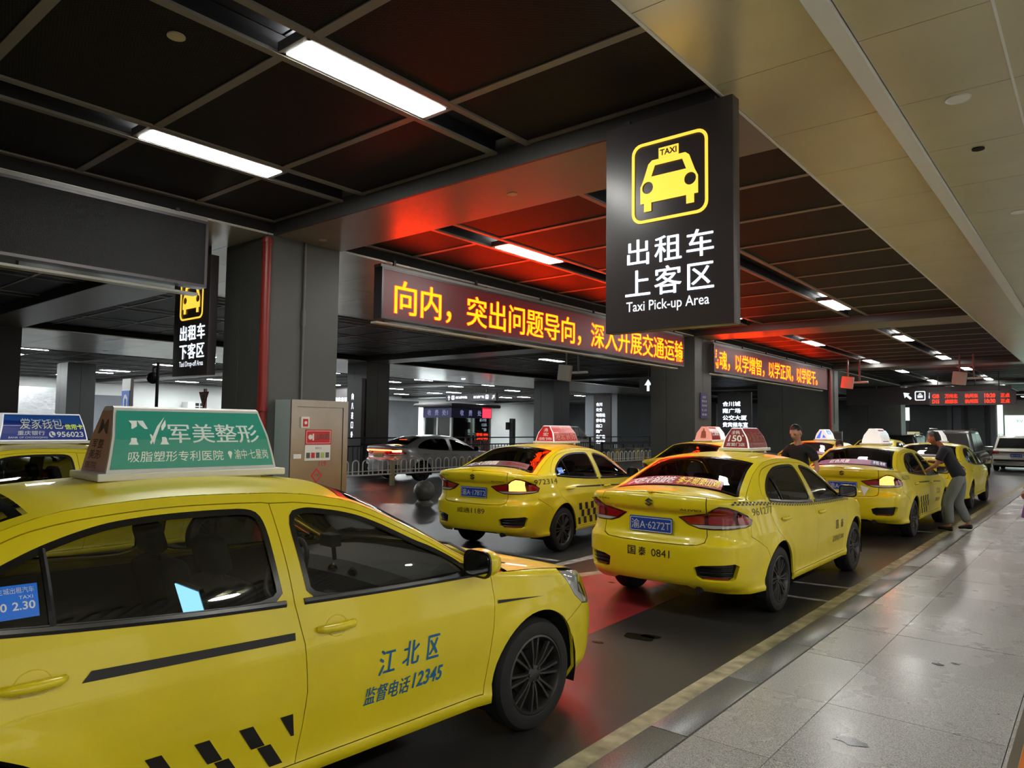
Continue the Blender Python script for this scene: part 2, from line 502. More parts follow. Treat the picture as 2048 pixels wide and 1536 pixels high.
GLSR = glassy('dark_tinted_car_glass', (.55, .53, .53), .05)
GLSD = glassy('privacy_glass', (.06, .06, .065), .06)
HLG = mat('headlamp_glass', 'b9bcc0', rough=.12, metal=.5, coat=1)
TLR = mat('tail_lamp_red', '8c0a10', rough=.18, coat=1)
TLD = mat('tail_lamp_dark_red', '3c060a', rough=.2, coat=1)
TLW = mat('tail_lamp_clear', 'a9a49e', rough=.2, coat=1)
TLI = mat('tail_lamp_lit', 'ff4a12', rough=.3, emit=3.2, ecol=(1, .24, .03, 1))
MIR = mat('mirror_glass', 'c8ccd0', rough=.03, metal=1)
ORG = mat('amber_lens', 'c4671c', rough=.3)

SEDAN = dict(
    outline=[(2.19, 0), (2.183, .2), (2.15, .43), (2.075, .62), (1.95, .755), (1.78, .822), (1.5, .85), (1.0, .862), (0, .866), (-1, .866), (-1.5, .862), (-1.85, .835), (-2.08, .785), (-2.22, .70), (-2.295, .56), (-2.335, .38), (-2.35, .2), (-2.355, 0)],
    zt=[(2.9, .72), (2.6, .722), (2.3, .742), (2.05, .79), (1.72, .853), (1.4, .895), (1.1, .922), (.95, .935), (.3, .948), (-.5, .978), (-1.0, 1.012), (-1.4, 1.05), (-1.7, 1.078), (-2.0, 1.095), (-2.3, 1.11), (-2.6, 1.125), (-3.0, 1.138)],
    side=[(.18, .08), (.22, .055), (.28, .022), (.33, .032), (.42, .026), (.55, .008), (.66, 0), (.78, .002), (.82, .014), (.88, .026), (.94, .040), (1.0, .055), (1.06, .072), (1.12, .1)],
    front=[(.18, .10), (.25, .04), (.35, .01), (.5, 0), (.6, .012), (.66, .035), (.74, .07), (.9, .15)],
    rear=[(.24, .17), (.28, .12), (.31, .07), (.37, .03), (.46, .010), (.56, 0), (.68, .002), (.70, .010), (.73, .035), (.77, .055), (.88, .066), (.955, .064), (.975, .045), (1.0, .024), (1.06, .016), (1.11, .02), (1.15, .04)],
    wf=(1.55, 2.15, 1.75, 2.3), wheels=[(1.325, .31, .31), (-1.325, .31, .31)], arch=.365, roll=.05, bulge=.022,
    edge=[(.98, .80, .937), (.80, .755, 1.035), (.5, .69, 1.205), (.12, .61, 1.372), (-.2, .585, 1.415), (-.6, .575, 1.425), (-1.0, .575, 1.40), (-1.3, .595, 1.315), (-1.55, .64, 1.215), (-1.76, .69, 1.125), (-1.9, .745, 1.0895)],
    hx=.14, rx=-1.12, crown=2.4,
    centre=[(0, 2.105, .72), (.15, 2.0, .775), (.5, 1.65, .875), (.9, 1.28, .955), (1, 1.20, .972), (1.5, .72, 1.225), (2, .22, 1.43), (2.5, -.4, 1.478), (3, -1.14, 1.44), (3.5, -1.46, 1.32), (4, -1.78, 1.168), (4.3, -1.95, 1.165), (4.7, -2.18, 1.162), (5, -2.33, 1.137)])

def arcp(cx, a0, a1, r=.365, cz=.31, n=18):
    return [(cx+r*math.cos(math.radians(a0+(a1-a0)*k/n)), cz+r*math.sin(math.radians(a0+(a1-a0)*k/n))) for k in range(n+1)]
def wheel(parent, x, y, sg, R=.31, rim=.215, w=.19, spokes=8, mrim=None, name='wheel'):
    """y = outer face, sg = +1 left, -1 right"""
    h = bpy.data.objects.new(name, None); C.objects.link(h); h.parent = parent; h.location = (x, y-sg*w/2, R)
    h.rotation_euler = (0, 0, 0 if sg > 0 else PI)
    q = w/2
    pr = [(rim, -q+.01), (rim+.012, -q), (R-.05, -q-.004), (R-.018, -q+.008), (R-.004, -q+.03), (R, -q+.045), (R, -q*.3), (R-.006, -q*.28), (R-.006, -q*.2), (R, -q*.18), (R, q*.18), (R-.006, q*.2), (R-.006, q*.28), (R, q*.3), (R, q-.045), (R-.004, q-.03), (R-.018, q-.008), (R-.05, q+.004), (rim+.012, q), (rim, q-.01), (rim-.004, q-.03)]
    MB().lathe(pr, 48).build('tire', RUB, h, smooth=True, ang=30)
    m = MB()
    m.lathe([(rim+.004, -q+.01), (rim+.006, q-.004), (rim-.004, q), (rim-.012, q-.012), (rim-.022, q-.05), (rim-.03, -q+.02)], 48)
    nS = spokes*2
    for k in range(nS):
        a = 2*PI*(k//2)/spokes+(.13 if k % 2 else -.13)
        M = Matrix.Rotation(-a, 4, 'Y')
        v = []
        for (r, w2, yy) in ((.035, .011, q-.022), (.10, .010, q-.012), (rim-.008, .0135, q-.012)):
            v += [M @ Vector((r, yy-.02, -w2)), M @ Vector((r, yy, -w2*.55)), M @ Vector((r, yy, w2*.55)), M @ Vector((r, yy-.02, w2))]
        f = []
        for j in (0, 4):
            for i in range(3): f.append((j+i, j+i+1, j+i+5, j+i+4))
        m.add(v, f)
    m.lathe([(0, q-.012), (.028, q-.014), (.05, q-.02), (.055, q-.04)], 24)
    for k in range(5):
        a = 2*PI*k/5
        m.lathe([(0, q-.008), (.008, q-.01), (.009, q-.03)], 8, M=Matrix.Translation((.043*math.cos(a), 0, .043*math.sin(a))))
    m.build('rim', mrim or RIM, h, smooth=True, ang=30)
    d = MB(); d.lathe([(0, q-.07), (.13, q-.07), (.13, q-.085), (rim-.02, q-.09), (rim-.02, -q+.02)], 24); d.build('brake_disc', RIMD, h, smooth=True)
    return h

def sedan(name='taxi', paint=YEL, glass=GLS, glassr=GLSR):
    S = CarShape(SEDAN); AF, AR = S.AF, S.AR
    root = thing(name, '', 'taxi')
    zE = lambda x: S.E(x)[1]; zb = S.zt
    Rq = lambda q: -AR+q
    # --- outlines
    lamp = [(Rq(.27), 0.930), (Rq(.42), 0.953), (Rq(.535), 0.973), (Rq(.60), 1.018), (Rq(.66), 1.043), (Rq(.74), 1.036), (Rq(.86), 1.003), (Rq(1.0), 0.958), (Rq(1.09), 0.913), (Rq(1.06), 0.868), (Rq(.98), 0.851), (Rq(.8), 0.840), (Rq(.6), 0.836), (Rq(.47), 0.840), (Rq(.37), 0.868)]
    head = [(1.56, .862), (1.75, .838), (1.9, .812), (2.1, .772), (2.3, .735), (2.42, .715), (2.44, .68), (2.36, .63), (2.2, .60), (1.95, .608), (1.80, .635), (1.70, .70), (1.62, .79)]
    bcut = [(-.235, 1.372), (-.218, 1.1), (-.212, .965), (-.18, .8), (-.165, .6), (-.175, .45), (-.20, .31)]
    xs = [.93-.05*k for k in range(22)]
    fd = [(.90, .31), (.925, .45), (.955, .65), (.965, .80), (.96, .925)]+[(x, zE(x)-.028-.012*sstep(.5, 0, x)) for x in xs]+bcut
    bc = bcut[::-1]
    rd = bc+[(x, zE(x)-.04) for x in [-.27-.06*k for k in range(13)]]+[(p.x, p.y) for p in catmull([(p_[0], p_[1], 0) for p_ in [(-1.06, zE(-1.06)-.04), (-1.16, 1.328), (-1.27, 1.283), (-1.38, 1.222), (-1.48, 1.155), (-1.53, 1.10), (-1.535, 1.03), (-1.49, .93), (-1.42, .80), (-1.30, .70), (-1.15, .61), (-1.03, .48), (-.975, .37), (-.96, .31)]], 4)]
    fw = chaikin([(.80, zb(.8)+.012), (.735, zb(.73)+.075), (.6, zE(.6)-.062)]+[(x, zE(x)-.075) for x in (.5, .4, .3, .2, .1, 0, -.07)]+[(-.155, 1.315), (-.14, 1.1), (-.13, zb(-.13)+.012), (.3, zb(.3)+.012)], 2)
    rw = chaikin([(-.275, zb(-.27)+.012), (-.285, 1.1), (-.295, 1.30), (-.33, zE(-.33)-.078), (-.5, zE(-.5)-.078), (-.7, zE(-.7)-.078), (-.88, zE(-.88)-.08), (-1.0, 1.305), (-1.12, 1.268), (-1.25, 1.212), (-1.36, 1.15), (-1.42, 1.105), (-1.435, zb(-1.43)+.03), (-1.40, zb(-1.4)+.012), (-.8, zb(-.8)+.012)], 2)
    # --- shell
    Kl = lambda a0, a1, n: [(a0+(a1-a0)*k/n, zb(a0+(a1-a0)*k/n)-.0005) for k in range(n+1)]
    El = [(S.xa+(S.xc-S.xa)*k/46, zE(S.xa+(S.xc-S.xa)*k/46)) for k in range(1, 46)]
    shell = arcp(-1.325, 141, -10)+arcp(1.325, 190, 44)+[(1.70, .60), (1.80, .635), (1.70, .70), (1.62, .79), (1.56, .862)]+Kl(1.56, S.xa, 12)+El+Kl(S.xc, Rq(.545), 12)+[(Rq(.545), 0.975), (Rq(.60), 1.018), (Rq(.66), 1.043), (Rq(.74), 1.036), (Rq(.86), 1.003), (Rq(1.0), 0.958), (Rq(1.09), 0.913), (Rq(1.06), 0.868), (Rq(1.04), 0.768), (-1.67, .64)]
    sh = Sheet(); t = panel(S, shell, [fd, rd]); sh.add(t); sh.add(t, mirror=True)
    # roof, pillars along the top surface
    tops = [(-1, 1, 2.0, 3.0, 20, 14), (-1, -.93, 1.0, 2.0, 2, 14), (.93, 1, 1.0, 2.0, 2, 14), (-1, -.90, 3, 4, 2, 10), (.90, 1, 3, 4, 2, 10), (-1, -.9, 4, 4.93, 2, 10), (.9, 1, 4, 4.93, 2, 10), (-1, -.9, .1, .93, 2, 14), (.9, 1, .1, .93, 2, 14)]
    for u0, u1, v0, v1, nu, nv in tops: sh.add(gridpatch(S, u0, u1, v0, v1, nu, nv, flange=0))
    sh.build('body_shell', paint, root)
    s2 = Sheet(); s2.add(gridpatch(S, -.897, .897, .02, .93, 20, 18)); s2.build('hood', paint, root)
    cw = Sheet(); cw.add(gridpatch(S, -.98, .98, .935, 1.06, 20, 3, off=-.012)); cw.build('cowl_panel', BLK, root)
    tk = Sheet(); tk.add(gridpatch(S, -.897, .897, 4.06, 4.999, 20, 10))
    half = [(Rq(0), S.zt(-AR)-.001)]+Kl(Rq(.05), Rq(.54), 8)+[(Rq(.54), .975), (Rq(.42), .955), (Rq(.27), .932), (Rq(.37), .866), (Rq(.47), .838), (Rq(.54), .836), (Rq(.545), .78), (Rq(.525), .725), (Rq(.46), .70), (Rq(.3), .692), (Rq(0), .69)]
    fold = lambda L: L+[(-2*AR-a, z) for a, z in reversed(L[1:-1])]
    tk.add(panel(S, fold(half))); tl = tk.build('trunk_lid', paint, root)
    # windshield + rear window
    for nm, v0, v1, w, g in (('windshield', 1.03, 1.985, .945, glass), ('rear_window', 3.02, 3.97, .905, glassr)):
        b = Sheet(); b.add(gridpatch(S, -w, w, v0, v1, 18, 10, off=-.004, flange=.006)); o = b.build(nm, g, root)
        fr = Sheet()
        for (a, c, d, e) in ((-w, -w+.05, v0, v1), (w-.05, w, v0, v1), (-w, w, v0, v0+.05), (-w, w, v1-.05, v1)):
            fr.add(gridpatch(S, a, c, d, e, 10, 10, off=-.002, flange=0))
        fr.build('window_frit', BLK, o)
    # bumpers
    hb = [(AF, .712), (AF-.2, .712), (2.45, .712), (2.445, .68), (2.36, .627), (2.2, .597), (1.95, .605), (1.805, .632), (1.70, .598)]+arcp(1.325, 44, -19, n=10)+[(1.9, .2), (AF, .2)]
    fF = lambda L: L+[(2*AF-a, z) for a, z in reversed(L[1:-1])]
    gr = fF([(AF, .66), (AF-.36, .655), (AF-.46, .61), (AF-.40, .565), (AF, .56)])
    lo = fF([(AF, .42), (AF-.40, .42), (AF-.48, .30), (AF, .27)])
    b = Sheet(); b.add(panel(S, fF(hb), [gr, lo])); fb = b.build('front_bumper', paint, root)
    b = Sheet(); b.add(panel(S, gr, off=-.02, F=lambda a, z: S.side(a, z, -.02))); b.add(panel(S, lo, F=lambda a, z: S.side(a, z, -.02))); b.build('grille', BLK, root)
    hr = [(Rq(0), .687), (Rq(.3), .689), (Rq(.462), .697), (Rq(.528), .722), (Rq(.549), .78), (Rq(.545), .834), (Rq(.6), .834), (Rq(.8), .838), (Rq(.98), .849), (Rq(1.06), .866), (Rq(1.04), .768), (-1.67, .64)]+arcp(-1.325, 141, 188, n=10)+[(-1.9, .25), (Rq(.7), .27), (Rq(.46), .285), (Rq(.36), .325), (Rq(0), .325)]
    slot = [(Rq(.43), .50), (Rq(.50), .523), (Rq(.80), .545), (Rq(.85), .525), (Rq(.82), .415), (Rq(.77), .39), (Rq(.50), .392), (Rq(.45), .42)]
    slm = [(-2*AR-a, z) for a, z in slot]
    b = Sheet(); b.add(panel(S, fold(hr), [slot, slm], flange=.05)); rb = b.build('rear_bumper', paint, root)
    for L in (slot, slm):
        b = Sheet(); b.add(panel(S, L, gap=0, flange=0, F=lambda a, z: S.side(a, z, -.04))); o = b.build('bumper_slot', BLK, rb)
    for sg in (1, -1):
        b = MB()
        for k in range(3):
            z = .425+.035*k; pts = [S.side(-AR+q, z, -.028) for q in (.48, .57, .68, .80)]
            b.tube([Vector((p.x, sg*p.y, p.z)) for p in pts], .006, 6)
        b.build('slot_grille', BLK, rb)
        b = Sheet(); b.add(panel(S, [(Rq(.52), .425), (Rq(.76), .428), (Rq(.76), .405), (Rq(.52), .402)], gap=0, flange=.004, F=lambda a, z: S.side(a, z, -.03)), mirror=sg < 0); b.build('rear_reflector', TLR, rb)
    # lamps, doors
    for sg in (1, -1):
        mi = sg < 0
        b = Sheet(); b.add(panel(S, head, gap=.002), mirror=mi); hl = b.build('headlamp', HLG, root)
        b = Sheet()
        b.add(panel(S, [(1.78, .80), (2.1, .745), (2.3, .70), (2.2, .64), (1.9, .65), (1.76, .71)], gap=0, flange=0, F=lambda a, z: S.side(a, z, .003)), mirror=mi); b.build('lamp_reflector', CHR, hl)
        b = Sheet(); b.add(panel(S, lamp, gap=.002, off=.006), mirror=mi); tlp = b.build('tail_lamp', TLD, root)
        for nm, pl, m in (('brake_lens', [(Rq(.30), 0.926), (Rq(.42), 0.943), (Rq(.525), 0.961), (Rq(.525), 0.878), (Rq(.39), 0.878)], TLR),
                          ('turn_lens', [(Rq(.56), 0.968), (Rq(.61), 1.008), (Rq(.66), 1.028), (Rq(.74), 1.021), (Rq(.80), 1.003), (Rq(.84), 0.878), (Rq(.56), 0.878)], TLR),
                          ('outer_lens', [(Rq(.87), 0.988), (Rq(.99), 0.946), (Rq(1.06), 0.913), (Rq(1.03), 0.880), (Rq(.88), 0.880)], TLR),
                          ('clear_lens', [(Rq(.40), 0.871), (Rq(.50), 0.874), (Rq(.8), 0.874), (Rq(1.04), 0.876), (Rq(.98), 0.858), (Rq(.6), 0.844), (Rq(.47), 0.848)], TLW)):
            b = Sheet(); b.add(panel(S, pl, gap=.001, flange=.004, F=lambda a, z: S.side(a, z, .010)), mirror=mi); b.build(nm, m, tlp)
        for nm, dl, wl, hx in (('front_door', fd, fw, -.02), ('rear_door', rd, rw, -1.16)):
            b = Sheet(); b.add(panel(S, dl, [wl]), mirror=mi); d = b.build(nm, paint, root)
            tr = Sheet(); wo = inset2(resample(wl, .06), -.017)
            tr.add(panel(S, wo, [inset2(resample(wl, .06), .007)], gap=0, flange=0, F=lambda a, z: S.side(a, z, .0025), cs=9), mirror=mi)
            x0 = min(p[0] for p in wo); x1 = max(p[0] for p in wo)+(.11 if nm == 'front_door' else .01)
            bv = []; n_ = 14
            for k in range(n_+1):
                a_ = x0+(x1-x0)*k/n_; K_ = S.K(a_); z_ = zb(a_)
                for dy, dz in ((-.006, -.010), (.004, -.009), (.007, .004), (.002, .017), (-.010, .018)): bv.append(Vector((K_.x, sg*(K_.y+dy), z_+dz)))
            bm_ = MB().add(bv, [(5*k+i, 5*k+i+1, 5*k+i+6, 5*k+i+5) for k in range(n_) for i in range(4)]+[(0, 1, 2, 3, 4), tuple(5*n_+i for i in (4, 3, 2, 1, 0))]).build('belt_moulding', BLK, d, smooth=True, ang=30)
            tr.build('window_trim', BLK, d)
            gl = Sheet(); gl.add(panel(S, inset2(resample(wl, .08), -.006), gap=0, flange=0, F=lambda a, z: S.side(a, z, -.007)), mirror=mi); gl.build('window_glass', glass, d)
            if nm == 'rear_door':
                mb = MB(); x = -1.10
                pts = [(x-.01*k/5, zb(x)+.01+(1.265-zb(x))*k/5) for k in range(6)]
                mb.tube([(lambda p: Vector((p.x, sg*p.y, p.z)))(S.side(a, z, -.004)) for a, z in pts], .012, 6); mb.build('window_divider', BLK, d)
            else:
                b = Sheet(); b.add(panel(S, [(.945, .932), (.80, zb(.8)+.012), (.735, zb(.73)+.075), (.80, zE(.8)-.035)], gap=.001, F=lambda a, z: S.side(a, z, .003)), mirror=mi); b.build('mirror_sail', BLK, d)
            # handle: cup and bar
            hz = .845 if hx > -1 else .872
            c = S.side(hx, hz, 0)
            cup = Sheet(); cup.add(panel(S, circ(hx, hz, .055, 20, .045), gap=0, flange=0, cs=.02, F=lambda a, z: S.side(a, z, .0015-.014*max(0, 1-((a-hx)**2/.055**2+(z-hz)**2/.045**2)))), mirror=mi)
            cup.build('handle_cup', paint, d)
            mb = MB(); P = [(-.095, .004), (-.07, .028), (0, .036), (.07, .028), (.09, .004)]
            pts = [S.side(hx+dx, hz, o_) for dx, o_ in P]
            mb.tube([Vector((p.x, sg*p.y, p.z)) for p in pts], [.013, .016, .017, .016, .013], 10)
            mb.build('door_handle', paint, d, smooth=True, ang=60)
        # mirror
        k = S.side(.80, 1.0, 0)
        hd = bpy.data.objects.new('side_mirror', None); C.objects.link(hd); hd.parent = root
        bm = bmesh.new(); bmesh.ops.create_uvsphere(bm, u_segments=16, v_segments=10, radius=1)
        for v in bm.verts:
            x, y, z = v.co; x = max(x, -.45)
            y = math.copysign(abs(y)**.75, y); z = math.copysign(abs(z)**.75, z)
            v.co = Vector((.80+x*.085, sg*(k.y+.135+y*.105-.0), 1.02+z*.07*(1-.12*y)))
        me = bpy.data.meshes.new('mirror_housing'); bm.to_mesh(me); bm.free()
        for p in me.polygons: p.use_smooth = True
        link('mirror_housing', me, paint, hd)
        f3 = lambda y, z, h=0: Vector((.758-h, sg*y, z))
        MB().prism(rrect(k.y+.04, k.y+.235, .952, 1.088, .045), -.012, 0, f3).build('mirror_bezel', BLK, hd)
        MB().prism(rrect(k.y+.052, k.y+.223, .964, 1.076, .036), 0, .003, f3).build('mirror_glass', MIR, hd)
        MB().tube([(.84, sg*(k.y-.02), .965), (.82, sg*(k.y+.06), .975)], .022, 8).build('mirror_arm', BLK, hd)
        for x in (1.325, -1.325): wheel(root, x, sg*.848, sg)
    # dark backing, wheel wells, floor
    for sg in (1, -1):
        for cx in (1.325, -1.325):
            b = MB(); n = 16; v = []; f = []
            for k in range(n+1):
                a = math.radians(-19+218*k/n); x, z = cx+.372*math.cos(a), .31+.372*math.sin(a)
                v += [(x, sg*.84, z), (x, sg*.52, z)]
            for k in range(n): f.append((2*k, 2*k+1, 2*k+3, 2*k+2))
            f.append(tuple(2*k+1 for k in range(n+1)))
            b.add(v, f); b.build('wheel_well', DRK, root)
    b = MB(); b.box(-2.05, 1.95, -.5, .5, .27, .34); b.box(-.93, .93, -.78, .78, .24, .30)
    b.tube([(-2.28, -.45, .30), (-1.9, -.45, .31)], .03, 10)
    b.build('underbody', DRK, root)
    # interior
    b = MB()
    for sg in (1, -1):   # door cards
        b.box(-1.45, .92, sg*.72, sg*.735, .35, .945)
    b.box(-2.0, -1.35, -.62, .62, .55, 1.0); b.box(.98, 1.25, -.66, .66, .5, .93)
    b.build('cabin_lining', SEAT, root)
    def seat(nm, x, y, w):
        o = MB(); o.box(x-.05, x+.45, y-w, y+w, .42, .56, bev=.04)
        M = Matrix.Translation((x-.05, y, .52)) @ Matrix.Rotation(math.radians(-18), 4, 'Y')
        o.box(-.07, .07, -w, w, 0, .52, M=M, bev=.04); ob = o.build(nm, SEAT, root, smooth=True, ang=50)
        for hy in ([0] if w < .4 else [-.4, .4]):
            h2 = MB(); h2.box(-.045, .045, hy-.12, hy+.12, .56, .73, M=M, bev=.035); h2.tube([M @ Vector((0, hy-.05, .5)), M @ Vector((0, hy-.05, .6))], .007, 6); h2.tube([M @ Vector((0, hy+.05, .5)), M @ Vector((0, hy+.05, .6))], .007, 6)
            h2.build('headrest', SEAT, ob, smooth=True, ang=50)
    seat('front_seat', -.12, .36, .24); seat('front_seat', -.12, -.36, .24); seat('rear_bench', -1.02, 0, .62)
    d = MB(); v = []
    prof = [(.58, .72), (.56, .86), (.62, .93), (.80, .955), (1.05, .95)]
    for y in (-.70, -.35, 0, .35, .70): v += [(x, y, z-(.03*(y/.7)**2)) for x, z in prof]
    f = [(5*j+i, 5*j+i+1, 5*j+i+6, 5*j+i+5) for j in range(4) for i in range(4)]
    d.add(v, f); dsh = d.build('dashboard', DASHG, root, smooth=True)
    o = MB()
    for y in (-.60, -.1, .1, .60): o.lathe([(.045, 0), (.052, .012), (.04, .014), (.035, .004), (0, 0)], 16, M=Matrix.Translation((.566, y, .86)) @ Matrix.Rotation(-PI/2, 4, 'Z'))
    o.build('air_vent', BLK, dsh, smooth=True)
    o = MB(); Ms = Matrix.Translation((.42, .36, .86)) @ Matrix.Rotation(math.radians(-65), 4, 'Y')
    R = .185
    pts = [Ms @ Vector((R*math.cos(2*PI*k/24), R*math.sin(2*PI*k/24), 0)) for k in range(25)]
    o.tube(pts, .015, 8); o.tube([Ms @ Vector((-R, 0, 0)), Ms @ Vector((0, 0, -.03))], .018, 6); o.tube([Ms @ Vector((0, R, 0)), Ms @ Vector((0, 0, -.03)), Ms @ Vector((0, -R, 0))], .018, 6)
    o.tube([Ms @ Vector((0, 0, 0)), Ms @ Vector((0, 0, -.2))], .04, 10); o.build('steering_wheel', DASH, root, smooth=True)
    o = MB(); o.box(.50, .56, -.10, .10, .62, .76, bev=.005); o.tube([(.52, 0, .95), (.50, 0, 1.08)], .012, 6); o.box(.46, .53, -.05, .07, 1.03, 1.10, bev=.006)
    mt = o.build('taxi_meter', DASH, root)
    S.zE = zE; S.Rq = Rq
    # wipers
    o = MB()
    for y in (-.1, .45): o.tube([S.top(y/.9, 1.0)+Vector((0, 0, .02)), S.top((y-.25)/.9, 1.05)+Vector((0, 0, .03)), S.top((y-.55)/.8, 1.10)+Vector((0, 0, .025))], .008, 6)
    o.build('wiper', BLK, root)
    return root, S

# ------------------------------------------------------------------ things written on a car
def sfun(S, sg, off=.004):
    """(distance along the flank, height) -> point; text runs left to right as seen from outside"""
    def fn(a, z, h=0):
        a2 = a if sg > 0 else a
        p = S.side(-a if sg > 0 else a, z, off+h)
        return Vector((p.x, sg*p.y, p.z))
    return fn
def rfun(S, off=.004):
    def fn(y, z, h=0):
        a = -S.AR+abs(y); p = S.side(a, z, off+h)
        return Vector((p.x, -math.copysign(p.y, y), p.z))
    return fn
def tfun(S, off=.004):
    """rear window: u to the right seen from behind, v from bottom(0) to top(1)"""
    def fn(u, t, h=0):
        v = 3.97-t*.95; uu = -u*.9; e = .01
        n = (S.top(uu+e, v)-S.top(uu-e, v)).cross(S.top(uu, min(3.99, v+e))-S.top(uu, v-e)).normalized()
        if n.z < 0: n = -n
        return S.top(uu, v)+n*(off+h)
    return fn
def decal(name, polys, fn, m, parent, h=.0008):
    mb = MB()
    for p in polys:
        q = resample(p, .12) if len(p) <= 8 else p
        n = len(q); mb.add([fn(a, b, h) for a, b in q], [tuple(range(n))])
    me = bpy.data.meshes.new(name); me.from_pydata([tuple(v) for v in mb.v], [], mb.f); me.materials.append(m)
    return link(name, me, None, parent)

PLB = mat('plate_blue', '17419c', rough=.4)
PLW = mat('plate_white', 'e8e8e8', rough=.4)
def plate(root, S, num, bg=PLB):
    fn = rfun(S, .012)
    x = S.side(-S.AR, .84, .012).x
    f2 = lambda y, z, h=0: Vector((x-.004-h, -y, z))
    o = MB().prism(rrect(-.22, .22, .772, .912, .012), 0, .006, f2).build('license_plate', bg, root)
    letters('plate_characters', [(num, -.20, .20, .795, .882, .01)], lambda a, b, h=0: f2(a, b, h+.0075), PLW, o)
    v, f = ringq(rrect(-.213, .213, .775, .901, .01), rrect(-.208, .208, .780, .896, .008), lambda a, b, h: f2(a, b, h+.007), .0008, 0)
    me = bpy.data.meshes.new('plate_border'); me.from_pydata([tuple(p) for p in v], [], f); me.materials.append(PLW); link('plate_border', me, None, o)
def emblem(root, S, m=CHR):
    fn = rfun(S, .006)
    s1 = [(x, z+.075) for x, z in [(-.042, .985), (.0, 1.012), (.042, .99), (.025, .982), (.0, .995), (-.012, .985), (.042, .962), (0.0, .935), (-.042, .957), (-.025, .965), (0, .952), (.012, .962)]]
    return flat('emblem', [s1], fn, m, root, 0, .006)
def roof_sign(root, S, body, face, L=.86, Wb=.30, Wt=.10, H=.27, x0=-.42, z0=1.482, emit=None):
    """light box on the roof, long axis along the car; returns helper for the right face and the rear face"""
    g = bpy.data.objects.new('roof_sign', None); C.objects.link(g); g.parent = root
    b = MB(); b.box(x0-L/2-.04, x0+L/2+.04, -Wb/2-.025, Wb/2+.025, z0-.012, z0+.022, bev=.006)
    for x in (x0-L*.36, x0+L*.36): b.box(x-.03, x+.03, -Wb/2, Wb/2, z0-.035, z0-.008)
    b.build('sign_base', WHT, g)
    prof = [(Wb/2, 0), (Wb/2-.012, H*.25), (Wb/2-.035, H*.55), (Wt/2+.012, H*.88), (Wt/2, H*.97), (Wt/2-.02, H)]
    lf = lambda z: (.5*L)*(1-.14*(z/H))
    loop = prof+[(-y, z) for y, z in reversed(prof)]
    v = []; n = len(loop)
    for sg in (-1, 1): v += [(x0+sg*lf(z), y, z0+.02+z) for y, z in loop]
    f = [tuple(range(n-1, -1, -1)), tuple(range(n, 2*n))]+[(i, (i+1) % n, (i+1) % n+n, i+n) for i in range(n)]
    MB().add(v, f).build('sign_box', body, g)
    PZ = Interp([(z, y) for y, z in prof], smooth=False)
    def sidef(sg):
        def fn(a, t, h=0):   # a -.5..+.5 left to right seen from outside, t 0..1
            z = t*H; s = -1 if sg > 0 else 1
            return Vector((x0+s*a*2*lf(z), sg*(PZ(z)+.003+h), z0+.02+z))
        return fn
    def endf(a, t, h=0):     # rear end, a -.5..+.5
        z = t*H; return Vector((x0-lf(z)-.003-h, -a*2*PZ(z), z0+.02+z))
    return g, sidef, endf
def sface(name, fn, a0, a1, t0, t1, m, g, n=8, h=0):
    v = []; f = []
    for i in range(n+1):
        t = t0+(t1-t0)*i/n
        v += [fn(a0, t, h), fn(a1, t, h)]
    for i in range(n): f.append((2*i, 2*i+1, 2*i+3, 2*i+2))
    me = bpy.data.meshes.new(name); me.from_pydata([tuple(p) for p in v], [], f); me.materials.append(m)
    return link(name, me, None, g)
# ================================================================== SETTING
ASPH = mat('dark_smooth_asphalt', (.034, .031, .030, 1), rough=.33, noise=(1.3, .30, 6), bump=(60, .10))
GRAN = mat('polished_grey_granite', (.17, .17, .165, 1), rough=.2, noise=(170, .75, 4), coat=.15)
def granite_mat(name, base, rough):
    m = mat(name, base, rough=rough, noise=(150, .75, 5)); nt = m.node_tree; b = nt.nodes['Principled BSDF']
    n = nt.nodes.new('ShaderNodeTexNoise'); n.inputs['Scale'].default_value = 1.2; n.inputs['Detail'].default_value = 5
    tc = nt.nodes.new('ShaderNodeTexCoord'); nt.links.new(tc.outputs['Object'], n.inputs['Vector'])
    r = nt.nodes.new('ShaderNodeMapRange'); r.inputs['From Min'].default_value = .3; r.inputs['From Max'].default_value = .7
    r.inputs['To Min'].default_value = rough-.03; r.inputs['To Max'].default_value = rough+.05
    nt.links.new(n.outputs['Fac'], r.inputs['Value']); nt.links.new(r.outputs['Result'], b.inputs['Roughness'])
    return m
GR = [granite_mat('grey_granite_%s' % k, (v, v*.99, v*.96, 1), .27) for k, v in (('a', .30), ('b', .285), ('c', .32))]
KERB = granite_mat('kerb_granite', (.12, .12, .115, 1), .34)
YLN = mat('worn_yellow_line_paint', (.30, .26, .15, 1), rough=.6, noise=(7, .5, 6))
WLN = mat('worn_white_line_paint', (.26, .25, .23, 1), rough=.6, noise=(9, .5, 6))
RDP = mat('red_paint_and_led_reflection', (.32, .032, .034, 1), rough=.33, noise=(2, .2, 6))  # red floor paint, with the displays' red reflection mixed into its colour
GRT = mat('dark_joint', '191817', rough=.9)
RAIL = mat('grey_ceiling_rail', '8b8884', rough=.45, metal=.2)
TRG = mat('trough_black_blue', '0d0e14', rough=.6)
BEAM = mat('beam_cladding_grey', '84807a', rough=.38, noise=(2, .06, 3))
BEAMD = mat('beam_edge_dark', '3a3836', rough=.5)
COLM = mat('column_panel_dark_grey', '4a4b48', rough=.42, noise=(2.5, .06, 4))
COLD = mat('column_panel_darker', '2e2f30', rough=.45)
SOF = mat('cream_aluminium_soffit', 'cfc8a8', rough=.30, metal=.35, noise=(1.6, .06, 5))
SOFL = mat('light_aluminium_strip', 'e4e6e0', rough=.35)
